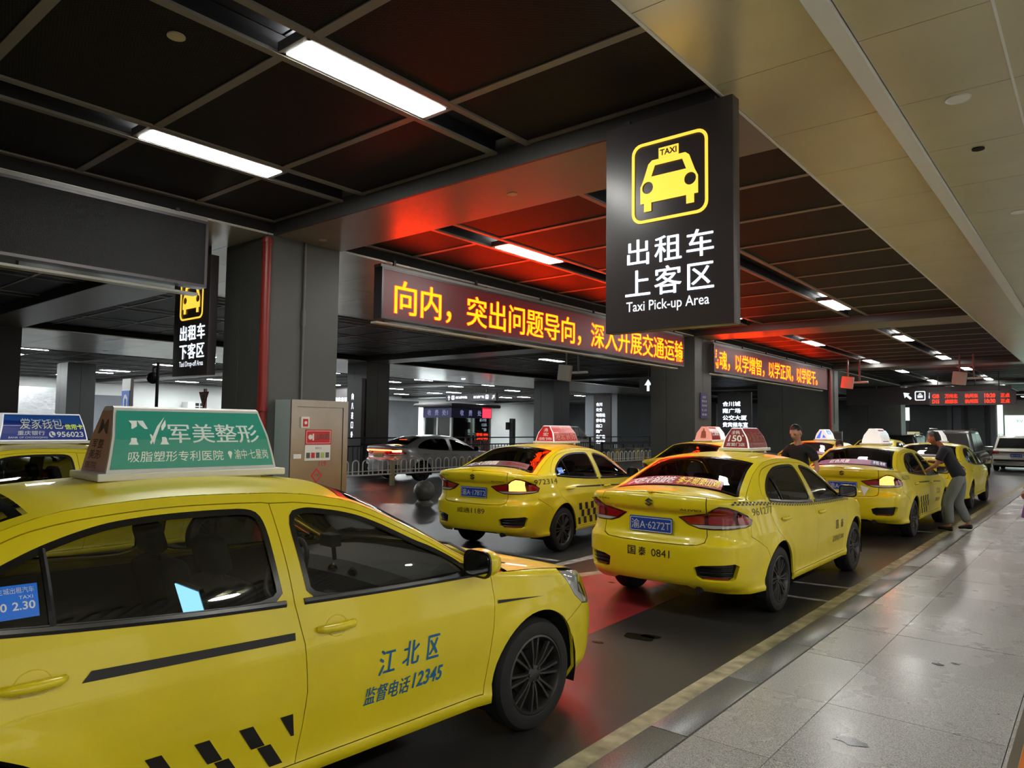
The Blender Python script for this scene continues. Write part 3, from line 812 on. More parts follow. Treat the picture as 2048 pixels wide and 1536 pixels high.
SOFW = mat('white_aluminium_soffit', 'dcdcd2', rough=.24, metal=.35, noise=(1.1, .08, 4))
RED = mat('red_pipe_paint', '7d2019', rough=.4)
CONC = mat('dark_conduit_metal', '6d6c6a', rough=.4, metal=.6)
LGT = mat('lamp_diffuser', 'ffffff', emit=22, ecol=(1.0, 1.0, .95, 1))
LGD = mat('downlight_glow', 'ffffff', emit=95, ecol=(1.0, 1.0, .94, 1))
LGF = mat('lamp_diffuser_far', 'ffffff', emit=75, ecol=(.95, 1.0, 1.0, 1))
SGN = mat('sign_charcoal', '443e40', rough=.35, noise=(2, .08, 3))
SGW = mat('sign_letter_white', 'e8eef4', rough=.5, emit=.42, ecol='e8f0f8')
SGY = mat('sign_letter_yellow', 'f0bb2a', rough=.5, emit=.55, ecol=(.9, .52, .05, 1))
SCR = mat('led_screen_maroon', '1d0508', rough=.45, emit=.03, ecol=(1, .06, .07, 1))
LEDY = mat('led_text_amber', '200000', emit=15, ecol=(1.0, .0225, .0003, 1))
LEDO = mat('led_text_halo', '200000', emit=1.6, ecol=(1.0, .02, .003, 1))  # red halo around lit characters, drawn as bolder glowing copies
LEDR = mat('led_text_red', '200000', emit=1.5, ecol=(1.0, .02, .005, 1))
MESHM = bpy.data.materials.new('expanded_metal_mesh'); MESHM.use_nodes = True
def _meshmat():
    nt = MESHM.node_tree; b = nt.nodes['Principled BSDF']; b.inputs['Roughness'].default_value = .6; b.inputs['Metallic'].default_value = .0; b.inputs['Specular IOR Level'].default_value = .25
    tc = nt.nodes.new('ShaderNodeTexCoord'); mp = nt.nodes.new('ShaderNodeMapping'); mp.inputs['Scale'].default_value = (30, 60, 30); mp.inputs['Rotation'].default_value = (0, 0, .5)
    v = nt.nodes.new('ShaderNodeTexVoronoi'); v.inputs['Randomness'].default_value = .15; v.inputs['Scale'].default_value = 1
    nt.links.new(tc.outputs['Object'], mp.inputs[0]); nt.links.new(mp.outputs[0], v.inputs['Vector'])
    r = nt.nodes.new('ShaderNodeValToRGB'); r.color_ramp.elements[0].position = .35; r.color_ramp.elements[0].color = (.002, .0015, .002, 1)
    r.color_ramp.elements[1].position = .6; r.color_ramp.elements[1].color = (.020, .017, .020, 1)
    nt.links.new(v.outputs['Distance'], r.inputs[0]); nt.links.new(r.outputs[0], b.inputs['Base Color'])
_meshmat()

def st(o): o['kind'] = 'structure'; return o
def root(name, kind='structure', loc=(0, 0, 0)):
    o = bpy.data.objects.new(name, None); C.objects.link(o); o.location = loc; o['kind'] = kind; return o
# ---- floor
fl = st(box('floor', ASPH, -46, -2.14, -4, 66, -.12, 0))
mb = MB()
def fpoly(pts, h=.002): mb.add([(x, y, h) for x, y in pts], [tuple(range(len(pts)))])
fpoly([(-5.1, 4.6), (-3.35, 4.6), (-3.45, 7.05), (-4.3, 7.5), (-4.62, 7.6), (-5.0, 7.0)]); 
me = bpy.data.meshes.new('red_lane_patch'); me.from_pydata(mb.v, [], mb.f); me.materials.append(RDP); link('red_lane_patch', me, None, fl)
for nm, m, P in (('patch_edge_line', YLN, [(-5.3, 5.8), (-5.18, 5.7), (-4.6, 7.45), (-4.2, 7.4), (-4.2, 7.55), (-4.72, 7.6)]),
                 ('lane_line', WLN, [(-5.42, 6.3), (-5.27, 6.3), (-5.27, 40), (-5.42, 40)]), ('lane_line', WLN, [(-5.42, -3), (-5.27, -3), (-5.27, 3.4), (-5.42, 3.4)]),
                 ('bay_mark', WLN, [(-2.8, 8.42), (-2.17, 8.49), (-2.17, 8.57), (-2.8, 8.50)]), ('bay_mark', WLN, [(-2.72, 7.66), (-2.15, 7.69), (-2.15, 7.77), (-2.72, 7.74)]),
                 ('bay_mark', WLN, [(-3.6, 14.1), (-2.3, 14.2), (-2.3, 14.28), (-3.6, 14.2)]), ('bay_mark', WLN, [(-6.6, 7.55), (-5.5, 7.6), (-5.5, 7.7), (-6.6, 7.65)]),
                 ('bay_mark', WLN, [(-6.4, 6.6), (-5.6, 6.65), (-5.6, 6.75), (-6.4, 6.7)]), ('lane_line', WLN, [(-14.2, 0), (-14.08, 0), (-14.08, 50), (-14.2, 50)])):
    me = bpy.data.meshes.new(nm); me.from_pydata([(x, y, .003) for x, y in P], [], [tuple(range(len(P)))]); me.materials.append(m); link(nm, me, None, fl)
STN = mat('oil_stain', '0c0b0b', rough=.25)
for (x, y, s) in ((-3.02, 5.35, .16), (-2.95, 5.42, .10), (-3.2, 5.0, .05), (-4.3, 7.0, .05)):
    P = [(x+s*(1+.22*math.sin(.9*k+x*9))*math.cos(2*PI*k/14), y+s*.55*(1+.2*math.cos(.9*k+y))*math.sin(2*PI*k/14)) for k in range(14)]
    me = bpy.data.meshes.new('oil_stain'); me.from_pydata([(a, b, .004) for a, b in P], [], [tuple(range(14))]); me.materials.append(STN); link('oil_stain', me, None, fl)
box('lane_edge_line', YLN, -2.20, -2.075, -3, 60, -.001, .004, fl)
# ---- pedestrian platform: granite tiles and kerb stones
pf = st(box('platform_floor', GRT, -2.14, 9, -4, 62, -.12, -.006))
kz = random.Random(3)
for k in range(38):
    y0 = -.6+1.1*k; o = box('kerb_stone', KERB, -2.07, -1.845, y0+.003, y0+1.097, -.05, .012+kz.uniform(-.001, .001), pf, bev=.004 if k < 10 else 0)
xs_ = [-1.838, -1.40, -.457, .49, 1.43, 2.37, 3.32]
for i in range(len(xs_)-1):
    for k in range(26 if i < 4 else 10):
        y0 = -1.15+1.0*k+(0 if i != 0 else .0); yy = y0+1.0
        if i >= 2 and y0 > 22: continue
        o = box('floor_tile', GR[kz.randrange(3)], xs_[i]+.0025, xs_[i+1]-.0025, y0+.0025, yy-.0025, -.04, .008+kz.uniform(-.0012, .0012), pf)
box('far_paving', GR[0], -1.838, 3.32, 24.9, 60, -.04, .007, pf); box('side_paving', GR[0], 3.325, 9, -4, 60, -.04, .007, pf)
for (x, y, s) in ((-1.13, 4.35, .085), (-1.0, 6.2, .04), (-.42, 9.3, .05), (-.9, 6.3, .03)):
    P = [(x+s*(1+.3*math.sin(3*k))*math.cos(2*PI*k/12), y+s*.6*(1+.3*math.cos(2*k))*math.sin(2*PI*k/12)) for k in range(12)]
    me = bpy.data.meshes.new('floor_stain'); me.from_pydata([(a, b, .0105) for a, b in P], [], [tuple(range(12))]); me.materials.append(STN); link('floor_stain', me, None, pf)

# ---- dark mesh ceiling, light troughs, rails
ZC = 4.16
ce = st(box('ceiling', TRG, -46, 9, -4, 66, 4.45, 4.5))
PX = [(-7.62, -6.34), (-5.96, -4.13), (-3.75, -1.93)]
TR = [(-6.34, -5.96), (-4.13, -3.75)]
BEAMS = [(4.75, 5.72), (16.25, 17.25), (27.75, 28.75), (39.25, 40.25), (50.75, 51.75)]
def inbeam(y): return any(a-.05 <= y <= b+.05 for a, b in BEAMS)
rows = [(-2.2, -1.03), (-1.03, .16), (.16, 1.37), (1.37, 2.56), (2.56, 3.75), (3.75, 4.70)]
for b0 in (5.77, 17.3, 28.8, 40.3): 
    n = 9; rows += [(b0+(10.43/n)*k, b0+(10.43/n)*(k+1)) for k in range(n)]
pan = {}
for (x0, x1) in PX:
    for (y0, y1) in rows:
        w, l = x1-x0-.07, y1-y0-.07
        key = (round(w, 2), round(l, 2))
        if key not in pan:
            b = MB(); b.box(-w/2, w/2, -l/2, l/2, 0, .02)
            me = bpy.data.meshes.new('mesh_panel'); me.from_pydata([tuple(v) for v in b.v], [], b.f); me.materials.append(MESHM); pan[key] = me
        o = link('mesh_panel', pan[key], None, ce); o.location = ((x0+x1)/2, (y0+y1)/2, ZC+.004)
for (y0, y1) in rows:
    for (x0, x1) in PX: box('cross_rail', RAIL, x0, x1, y1-.035, y1+.035, ZC-.006, ZC+.03, ce)
    for (x0, x1) in TR: box('trough_lining', TRG, x0+.03, x1-.03, y0, y1-.02, ZC+.13, ZC+.15, ce)
for (y0, y1) in [(-3, 4.72), (5.75, 16.22), (17.28, 27.72), (28.78, 39.2), (40.3, 50.7)]:
    for (x0, x1) in TR:
        for xx in (x0, x1): box('long_rail', RAIL, xx-.03, xx+.03, y0, y1, ZC-.012, ZC+.012, ce); box('trough_side', TRG, xx-.004, xx+.004, y0, y1, ZC+.012, ZC+.14, ce)
    box('long_rail', RAIL, -7.66, -7.6, y0, y1, ZC-.01, ZC+.1, ce)
# the wide dark ceiling over the other lanes: one sheet with its lattice of rails
for (x0, x1) in ((-20.5, -12.15), (-45, -25.6)):
    b = MB()
    for (a, c) in [(-3, 4.72), (5.75, 16.22), (17.28, 27.72), (28.78, 39.2), (40.3, 60)]: b.box(x0, x1, a, c, ZC+.005, ZC+.03)
    o = b.build('mesh_ceiling_field', MESHM, ce)
    b = MB(); x = x0
    k = 0
    while x < x1:
        b.box(x-.02, x+.02, -3, 60, ZC-.012, ZC+.01); x += 1.83 if k % 2 else .38; k += 1
    y = -3
    while y < 60:
        b.box(x0, x1, y-.022, y+.022, ZC-.008, ZC+.01); y += 1.17
    o = b.build('rail_lattice', RAIL, ce); o['kind'] = 'stuff'
# ---- beams
for i, (a, c) in enumerate(BEAMS):
    for (x0, x1) in ((-7.66, -1.93), (-20.1, -12.2), (-45, -25.5)):
        o = st(box('trim_%d' % (i*3+(1 if x0 > -8 else 2 if x0 > -21 else 3)), BEAM, x0, x1, a, c, 4.0, 4.3))
        box('beam_edge', BEAMD, x0, x1, a-.03, a-.002, 4.0, 4.2, o); box('beam_edge', BEAMD, x0, x1, c+.002, c+.03, 4.02, 4.2, o)
# ---- soffit over the platform: aluminium panels
sf = st(box('trim_20', GRT, -1.92, 9, -4, 62, 4.025, 4.3))
k = 0; y = -3.1
while y < 48:
    for (x0, x1) in ((-1.935, -1.165), (-1.045, -.39), (-.38, 1.1)):
        if y > 30 and x0 > -1.1: continue
        box('soffit_panel', SOF, x0+.002, x1-.002, y+.003, y+1.070, 4.0, 4.02, sf)
    y += 1.073; k += 1
box('far_soffit', SOF, -1.935, 1.1, y, 60, 4.0, 4.02, sf); box('side_soffit', SOF, 1.1, 9, -4, 60, 4.0, 4.02, sf)
box('soffit_strip', SOFL, -1.16, -1.05, -4, 60, 3.965, 4.01, sf); box('soffit_edge', SOFL, -1.95, -1.935, -4, 60, 3.99, 4.12, sf)
for (x, y) in ((-.70, 5.6), (-.6, 8.9), (-.67, 12.6), (-.63, 16.3), (-.67, 20.1)):
    MB().lathe([(0, -.004), (.07, -.004), (.078, -.008), (.078, .01)], 20, M=Matrix.Translation((x, y, 4.0)) @ Matrix.Rotation(PI/2, 4, 'X')).build('downlight_trim', SOFL, sf)
box('soffit_joint', SOFL, -.392, -.378, -3, 46, 3.996, 4.02, sf)
MB().lathe([(0, .0), (.045, .0), (.045, .012)], 16, M=Matrix.Translation((-.71, 6.7, 3.99)) @ Matrix.Rotation(PI/2, 4, 'X')).build('hole_shade_disc', DRK, sf)  # black disc standing in for the shade inside a soffit hole
# ---- white soffit strips over the column rows
for (x0, x1, nm) in ((-12.2, -7.66, 'trim_21'), (-25.5, -20.1, 'trim_22')):
    o = st(box(nm, GRT, x0, x1, -4, 60, 4.03, 4.3)); y = -3.4
    while y < 48:
        xm = (x0+x1)/2+.3
        for (a, c) in ((x0, xm), (xm, x1)): box('soffit_panel', SOFW, a+.004, c-.004, y+.004, y+1.15-.004, 4.0, 4.025, o)
        y += 1.15
    box('soffit_edge', BEAMD, x0-.03, x0, -4, 60, 3.98, 4.2, o)
    for k in range(9): MB().lathe([(0, 0), (.08, 0), (.09, .02)], 16, M=Matrix.Translation((x0+1.2+.9*(k % 2), 3+k*3.1, 3.995)) @ Matrix.Rotation(PI/2, 4, 'X')).build('spot_lamp', LGF if k % 2 else SOFL, o)

# ---- columns
def column(n, x0, x1, y0, y1, label, pipe=False, seams=True, m=None):
    t = thing('column', label, 'column', ((x0+x1)/2, (y0+y1)/2, 0), 0)
    X0, X1, Y0, Y1 = x0-(x0+x1)/2, (x1-x0)/2, -(y1-y0)/2, (y1-y0)/2
    m = m or COLM
    box('core', COLD, X0+.03, X1-.03, Y0+.03, Y1-.03, 0, 4.03, t)
    # cladding panels with recessed joints
    xm = X0+(X1-X0)*.36; ym = Y0+(Y1-Y0)*.48
    for (a, c) in ((X0, xm), (xm, X1)): box('cladding_panel', m, a+.005, c-.005, Y0, Y0+.025, .0, 3.999, t); box('cladding_panel', m, a+.005, c-.005, Y1-.025, Y1, .0, 3.999, t)
    for (a, c) in ((Y0, ym), (ym, Y1)): box('cladding_panel', m, X1-.025, X1, a+.005, c-.005, .0, 3.999, t); box('cladding_panel', m, X0, X0+.025, a+.005, c-.005, .0, 3.999, t)
    if pipe:
        MB().tube([(X1+.03, Y0-.06, 0), (X1+.03, Y0-.06, 3.95)], .055, 14).build('red_pipe', RED, t, smooth=True)
        b = MB()
        for z in (1.9, 3.9): b.lathe([(.058, -.02), (.068, -.02), (.068, .02), (.058, .02)], 14, M=Matrix.Translation((X1+.03, Y0-.06, z)) @ Matrix.Rotation(PI/2, 4, 'X'))
        b.build('pipe_collar', RED, t)
        MB().tube([(X1+.02, ym-.01, 2.0), (X1+.02, ym-.01, 3.99)], .016, 8).build('conduit', CONC, t)
        MB().tube([(X1+.02, ym-.01, 2.95), (X1+.02, ym-.01, 3.15)], .026, 8).build('conduit_coupling', CONC, t)
    return t
column(1, -8.67, -7.65, 4.68, 5.69, 'nearest dark grey clad column with a red pipe and steel cabinet beside it', True)
column(2, -8.85, -7.65, 16.25, 17.2, 'dark grey column between the two glowing red message displays', False)
column(3, -10.3, -7.65, 27.4, 28.5, 'wide dark grey wall-like column at the far end of the second red display', True)
column(4, -10.0, -7.65, 39.25, 40.3, 'dark grey column far behind the camera poles', False)
column(5, -21.2, -20.1, 4.75, 5.72, 'black column at the left edge above the blue roof sign', m=COLD)
column(6, -21.2, -20.1, 16.25, 17.3, 'dark column with a yellow notice behind the silver sedan')
column(7, -21.4, -20.2, 27.6, 28.9, 'dark column directly behind the red roof sign of the taxi', m=COLD)
column(8, -31.5, -30.4, 10.2, 11.2, 'dark column right of the blue U-turn sign', m=COLD)
column(9, -21.2, -20.2, 39.2, 40.3, 'dark column with white vertical lettering left of the far grey wall')
# ---- outer walls
WL = mat('pale_wall_panel', 'e0e4e2', rough=.35, noise=(.5, .05, 3)); WG = mat('grey_wall_panel', '6f747b', rough=.5, noise=(.8, .08, 4))
WD = mat('dark_wall_panel', '5a5d60', rough=.5, noise=(1, .1, 3)); GLW = mat('glowing_pale_panel', 'eef4f4', rough=.4, emit=1.1, ecol='e4f0f2')  # panel glow stands in for strong light on pale wall panels
SLV = mat('crumpled_silver_foil', 'd9dde0', rough=.22, metal=.85, bump=(2.2, 1.0))
wl = st(box('wall_left', WL, -44.4, -44, -4, 66, 0, 4.5))
for (nm, m, y0, y1, z0, z1) in (('foil_panel', SLV, 10.5, 14.2, 0, 3.6), ('wall_pier', WL, 14.25, 15.45, 0, 3.8), ('grey_panel', WG, 15.5, 17.6, 0, 3.3), ('glow_wall_panel', GLW, 29, 37, .3, 3.5), ('glow_wall_panel', GLW, 41, 44, .2, 3.6), ('dark_panel', WD, 36.0, 41, 0, 3.8), ('glow_wall_panel', GLW, 63, 66, .2, 3.5)):
    box(nm, m, -44, -43.9, y0, y1, z0, z1, wl)
wf = st(box('wall_far', WD, -46, 9, 62, 62.4, 0, 4.5))
wg2 = st(box('wall_grey', WG, -27.0, -24.5, 40.5, 56, 0, 4.0))
for (x0, x1, nm, m, z0, z1) in ((-11.7, -11.5, 'wall_pier', WG, 0, 4), (-9.0, -8.7, 'wall_pier', WG, 0, 4), (-7.9, -7.7, 'wall_pier', COLD, 0, 4), (-8.6, -8.1, 'stone_panel', WG, 0, 3.6), (-6.6, -6.4, 'wall_pier', COLD, 0, 4), (-24.8, -23.9, 'wall_panel', WG, 0, 3.4), (-6.3, -5.6, 'stone_panel', WG, 0, 3.8), (-13.9, -13.45, 'glow_wall_slot', GLW, 0, 2.9), (-17.3, -17.05, 'glow_wall_slot', GLW, 0, 2.6)):
    box(nm, m, x0, x1, 61.9, 62, z0, z1, wf)
wr = st(box('wall_right', mat('station_wall', '9b968c', rough=.4), 6.2, 6.4, -4, 62, 0, 4.5))
wn = st(box('wall_back', mat('back_wall', '6d6a66', rough=.5), -46, 9, -4.2, -4, 0, 4.5))

# ---- ceiling lamps
ORDN = ['first', 'second', 'third', 'fourth', 'fifth', 'sixth', 'seventh', 'eighth', 'ninth', 'tenth']
def lamp(x, y, label, L=1.22, w=.25, m=None, group='ceiling strip lamps'):
    t = thing('ceiling_lamp', label, 'ceiling lamp', (x, y, ZC), 0, group)
    box('diffuser', m or LGT, -w/2, w/2, -L/2, L/2, -.012, .02, t)
    b = MB(); b.box(-w/2-.03, -w/2, -L/2-.03, L/2+.03, -.008, .06); b.box(w/2, w/2+.03, -L/2-.03, L/2+.03, -.008, .06); b.box(-w/2-.03, w/2+.03, -L/2-.05, -L/2, -.008, .06); b.box(-w/2-.03, w/2+.03, L/2, L/2+.05, -.008, .06)
    b.build('lamp_frame', RAIL, t)
    return t
for k, y in enumerate((3.17, 7.82, 14.55, 20.75, 26.75, 31.85, 38.4, 46.4, 53)): lamp(-3.94, y, '%s ceiling strip lamp counted from the camera in the trough nearest the platform' % ORDN[k])  # last lamp in each trough added to brighten the far wall
for k, y in enumerate((3.17, 7.82, 14.55, 20.6, 27.0, 32.0, 38.6, 46.4, 53)): lamp(-6.15, y, '%s ceiling strip lamp counted from the camera in the trough beside the message displays' % ORDN[k])
for (x, y, lb) in ((-15.25, 20.7, 'lit strip lamp above the white box on poles behind the long display'), (-15.25, 9.2, 'strip lamp over the empty lane left of the nearest column'),
                   (-24.65+8.2, 30.5, 'strip lamp over the lane behind the red roof sign')): lamp(x, y, lb)
fk = 0
for i, x in enumerate((-27.4, -30.1, -35.5, -37.4, -41)):
    for j, y in enumerate((8, 13.9, 20, 26, 31, 36.5, 44.5, 52)):
        lamp(x, y, 'small far left strip lamp, %s row outward, %s lamp along it' % (ORDN[i], ORDN[j]), m=LGF, group='distant strip lamps over the far left lanes', w=.3)
for k, (x, y) in enumerate(((-9.9, 44.5), (-9.9, 48.5), (-9.9, 53), (-9.9, 57.5), (-13.5, 46), (-13.5, 52), (-13.5, 57), (-4.0, 58), (-18, 34), (-18, 46))): lamp(x, y, 'small strip lamp in the dark hall far down the lanes, %s of those added to brighten it' % ORDN[k])  # lamps added to brighten the dark far hall
# station-side downlights and added unseen glow panels, right of the picture
for k, (x, y) in enumerate(((2.6, -1.6), (2.6, 1.2), (2.6, 4.0), (2.6, 6.8), (2.6, 10), (2.6, 13.5), (2.6, 17.5), (2.6, 22), (2.6, 28), (1.5, -2.5))):
    t = thing('round_downlight', 'round downlight in the platform soffit to the right of the picture, %s along the row' % ORDN[k], 'downlight', (x, y, 3.905), 0, 'platform downlights')
    MB().lathe([(0, 0), (.17, 0), (.17, .02)], 24, M=Matrix.Rotation(PI/2, 4, 'X') @ Matrix.Translation((0, .012, 0))).build('diffuser', LGD, t)
    MB().lathe([(.17, 0), (.20, 0), (.20, .03), (.17, .03)], 24, M=Matrix.Rotation(PI/2, 4, 'X'), close=True).build('trim_ring', SOFL, t)
GLH = mat('added_side_glow', 'f4f2ea', rough=.3, emit=.35, ecol='f6f4ee')  # unseen glowing panels added to light the platform and taxi flanks
for k in range(9):
    y0 = -2+3.6*k; box('added_glow_panel', GLH, 6.15, 6.19, y0, y0+2.2, .3, 2.9, wr)
# slatted ceiling further right
b = MB()
for k in range(90): b.box(2.0, 6.2, -3.5+.22*k, -3.42+.22*k, 3.92, 3.99)
o = b.build('ceiling_slats', SOFL, sf); o['kind'] = 'stuff'

SPK = mat('ceiling_disc_cream', 'c8bfa0', rough=.5)
for (x, y, z, r, nm) in ((-4.44, 2.01, ZC-.006, .055, 'ceiling_speaker'), (-4.39, 5.29, 3.995, .05, 'smoke_detector'), (-7.35, 5.21, 3.995, .05, 'smoke_detector')):
    t = thing(nm, {'ceiling_speaker': 'round cream ceiling disc in the mesh panel left of the first lamp', 'smoke_detector': 'small round detector under the nearest beam, %s' % ('right of the message display end' if x > -5 else 'beside the column top')}[nm], 'ceiling disc', (x, y, z))
    MB().lathe([(0, -.022), (r*.8, -.022), (r, -.008), (r, 0), (0, 0)], 20, M=Matrix.Rotation(PI/2, 4, 'X') @ Matrix.Scale(-1, 4, (0, 1, 0))).build('disc', SPK, t, smooth=True)
# ================================================================== SIGNS AND DISPLAYS
def taxi_icon(P, fn, parent, u0, v0, s):
    """front view of a cab in a rounded frame; u right, v up, frame side = s"""
    T = lambda pts: [(u0+x*s, v0+y*s) for x, y in pts]
    o = rrect(0, 1, 0, 1, .13); i = rrect(.035, .965, .035, .965, .105)
    v, f = ringq(T(o), T(i), fn, .006, 0)
    me = bpy.data.meshes.new('icon_frame'); me.from_pydata([tuple(p) for p in v], [], f); me.materials.append(P); link('icon_frame', me, None, parent)
    body = [(.12, .24), (.17, .24), (.17, .135), (.27, .135), (.27, .24), (.73, .24), (.73, .135), (.83, .135), (.83, .24), (.88, .24), (.88, .45), (.84, .53), (.77, .72), (.72, .76), (.28, .76), (.23, .72), (.16, .53), (.12, .45)]
    holes = [[(.27, .56), (.73, .56), (.68, .69), (.32, .69)], circ(.22, .43, .075, 16), circ(.78, .43, .075, 16)]
    def cut(poly, holes, name):
        L = [resample(poly, .5)]+holes; pts = []; ed = []
        for q in L: b = len(pts); pts += q; ed += [(b+k, b+(k+1) % len(q)) for k in range(len(q))]
        r = delaunay_2d_cdt([Vector(p) for p in pts], ed, [], 0, 1e-6); F = []
        for t in r[2]:
            c = (sum(r[0][k][0] for k in t)/3, sum(r[0][k][1] for k in t)/3)
            if inside(c, poly) and not any(inside(c, h) for h in holes): F.append(tuple(t))
        me = bpy.data.meshes.new(name); me.from_pydata([tuple(fn(u0+p[0]*s, v0+p[1]*s, .006)) for p in r[0]], [], F); me.materials.append(P); link(name, me, None, parent)
    cut(body, holes, 'cab_symbol')
    flat('sign_box_symbol', [T([(.37, .765), (.63, .765), (.63, .89), (.37, .89)])], fn, P, parent, 0, .006)
    letters('symbol_lettering', [('TAXI', u0+.39*s, u0+.61*s, v0+.79*s, v0+.865*s, .03)], lambda a, b, h=0: fn(a, b, .0085), SGN, parent)
def hang_sign(name, label, x0, x1, y, z0, z1, top, rows_, eng, ib, rods=False):
    t = thing(name, label, 'hanging sign', ((x0+x1)/2, y+.055, z0))
    X0, X1, H = -(x1-x0)/2, (x1-x0)/2, z1-z0
    MB().box(X0, X1, -.055, .055, 0, H, bev=.006).build('sign_body', SGN, t, smooth=True)
    b = MB(); b.box(X0+.14, X0+.18, -.02, .02, H, top-z0); b.box(X1-.18, X1-.14, -.02, .02, H, top-z0); b.build('hanger', COLD, t)
    fn = lambda a, z, h=0: Vector((a-(x0+x1)/2, -.056-h, z-z0))
    taxi_icon(SGY, fn, t, ib[0], ib[1], ib[2])
    letters('sign_characters', rows_, lambda a, b, h=0: fn(a, b, .004), SGW, t)
    letters('sign_english', [eng], lambda a, b, h=0: fn(a, b, .004), SGW, t)
    return t
hang_sign('taxi_sign', 'big charcoal hanging sign reading Taxi Pick-up Area with a yellow cab symbol', -2.825, -1.84, 4.5, 2.42, 3.96, 4.0,
          [('出租车', -2.64, -1.975, 2.895, 3.085, .012, 0, 1.16), ('上客区', -2.655, -1.975, 2.665, 2.865, .012, 0, 1.16)], ('Taxi Pick-up Area', -2.645, -2.01, 2.54, 2.635, .006), (-2.6, 3.195, .585))
hang_sign('taxi_sign', 'dark hanging sign reading Taxi Drop-off Area left of the red pipe column', -9.55, -8.62, 4.45, 2.34, 3.86, 4.0,
          [('出租车', -9.36, -8.70, 2.80, 3.0, .02, 0, 1.1), ('下客区', -9.36, -8.70, 2.56, 2.76, .02, 0, 1.1)], ('Taxi Drop-off Area', -9.35, -8.72, 2.44, 2.53, .012), (-9.38, 3.07, .60))

def led_board(label, y0, y1, z0, z1, m=SCR):
    t = thing('message_display', label, 'LED display', (-7.58, (y0+y1)/2, z0))
    l = (y1-y0)/2; H = z1-z0
    box('screen', m, .02, .075, -l+.03, l-.03, .03, H-.03, t)
    b = MB(); b.box(-.08, .085, -l, l, H-.03, H); b.box(-.08, .085, -l, l, 0, .03); b.box(-.08, .085, -l, -l+.03, .03, H-.03); b.box(-.08, .085, l-.03, l, .03, H-.03); b.box(-.08, .0, -l+.03, l-.03, .03, H-.03)
    b.build('display_frame', SGN, t)
    b = MB(); b.box(-.09, .06, -l, l, H+.005, H+.045); b.build('top_rail', BEAM, t)
    n = int((y1-y0)/1.8)
    for k in range(n+1):
        y = -l+.3+(2*l-.6)*k/n; box('hanger', COLD, -.03, .0, y-.02, y+.02, H+.04, 4.03-z0, t)
    return t, (lambda a, z, h=0: Vector((.076+h, a-(y0+y1)/2, z-z0)))
def led_line(t, fn, s, y0, pitch, z0, h, m, ymin=-99, ymax=99):
    for i, ch in enumerate(s):
        for nm, bold, mm, off in (('led_character', .012, m, .006), ('character_halo', .034, LEDO, .003)):
            v, f = text2d(ch, bold); V = [(y0+(x+i)*pitch, z0+(y+.08)*h/.93) for x, y in v]
            keep = [q for q in f if all(ymin <= V[j][0] <= ymax for j in q)]
            if not keep: continue
            me = bpy.data.meshes.new(nm); me.from_pydata([tuple(fn(a, b, off)) for a, b in V], [], keep); me.materials.append(mm); o = link(nm, me, None, t if nm == 'led_character' else o)
t1, f1 = led_board('long red message display directly left of the pick-up sign', 6.28, 15.36, 3.18, 3.89)
led_line(t1, f1, '向内，突出问题导向，深入开展交通运输', 6.47, .495, 3.28, .47, LEDY, ymax=15.31)
t2, f2 = led_board('farther red message display between the second column and the wide wall-like column', 17.04, 26.6, 3.18, 3.89)
led_line(t2, f2, '铸魂，以学增智，以学正风，以学促干。', 16.86, .495, 3.28, .47, LEDY, ymin=17.12)
DOT = mat('unlit_led_matrix', '16161b', rough=.42, spec=.22)
def _dot():
    nt = DOT.node_tree; b = nt.nodes['Principled BSDF']; tc = nt.nodes.new('ShaderNodeTexCoord')
    mp = nt.nodes.new('ShaderNodeMapping'); mp.inputs['Scale'].default_value = (60, 60, 60); v = nt.nodes.new('ShaderNodeTexVoronoi'); v.inputs['Randomness'].default_value = .0; v.inputs['Scale'].default_value = 1
    nt.links.new(tc.outputs['Object'], mp.inputs[0]); nt.links.new(mp.outputs[0], v.inputs['Vector'])
    r = nt.nodes.new('ShaderNodeValToRGB'); r.color_ramp.elements[0].position = .25; r.color_ramp.elements[0].color = (.06, .06, .075, 1)
    r.color_ramp.elements[1].position = .42; r.color_ramp.elements[1].color = (.005, .005, .006, 1)
    nt.links.new(v.outputs['Distance'], r.inputs[0]); nt.links.new(r.outputs[0], b.inputs['Base Color'])
    n = nt.nodes.new('ShaderNodeTexNoise'); n.inputs['Scale'].default_value = 140; nt.links.new(tc.outputs['Object'], n.inputs['Vector'])
    bp = nt.nodes.new('ShaderNodeBump'); bp.inputs['Strength'].default_value = .45; bp.inputs['Distance'].default_value = .02; nt.links.new(n.outputs['Fac'], bp.inputs['Height']); nt.links.new(bp.outputs['Normal'], b.inputs['Normal'])
_dot()
t0_, f0 = led_board('switched off dark display at the left edge under the ceiling', -2.6, 3.83, 3.2, 3.93, DOT)
# ledge lamps beneath the displays
for nm, y0, y1 in (('long red message display', 6.3, 15.3), ('farther red message display', 17.1, 26.5), ('switched off display', -2.5, 3.8)):
    t = thing('ledge_strip', 'thin pale metal ledge running under the '+nm, 'metal ledge', (-7.62, (y0+y1)/2, 3.10)); l = (y1-y0)/2
    box('ledge_plate', SOFL, -.12, .0, -l, l, .03, .055, t)
    b = MB()
    for k in range(5): y = -l+.2+(2*l-.4)*k/4; b.box(-.1, -.08, y-.01, y+.01, .055, .90)
    b.build('ledge_hanger', COLD, t)

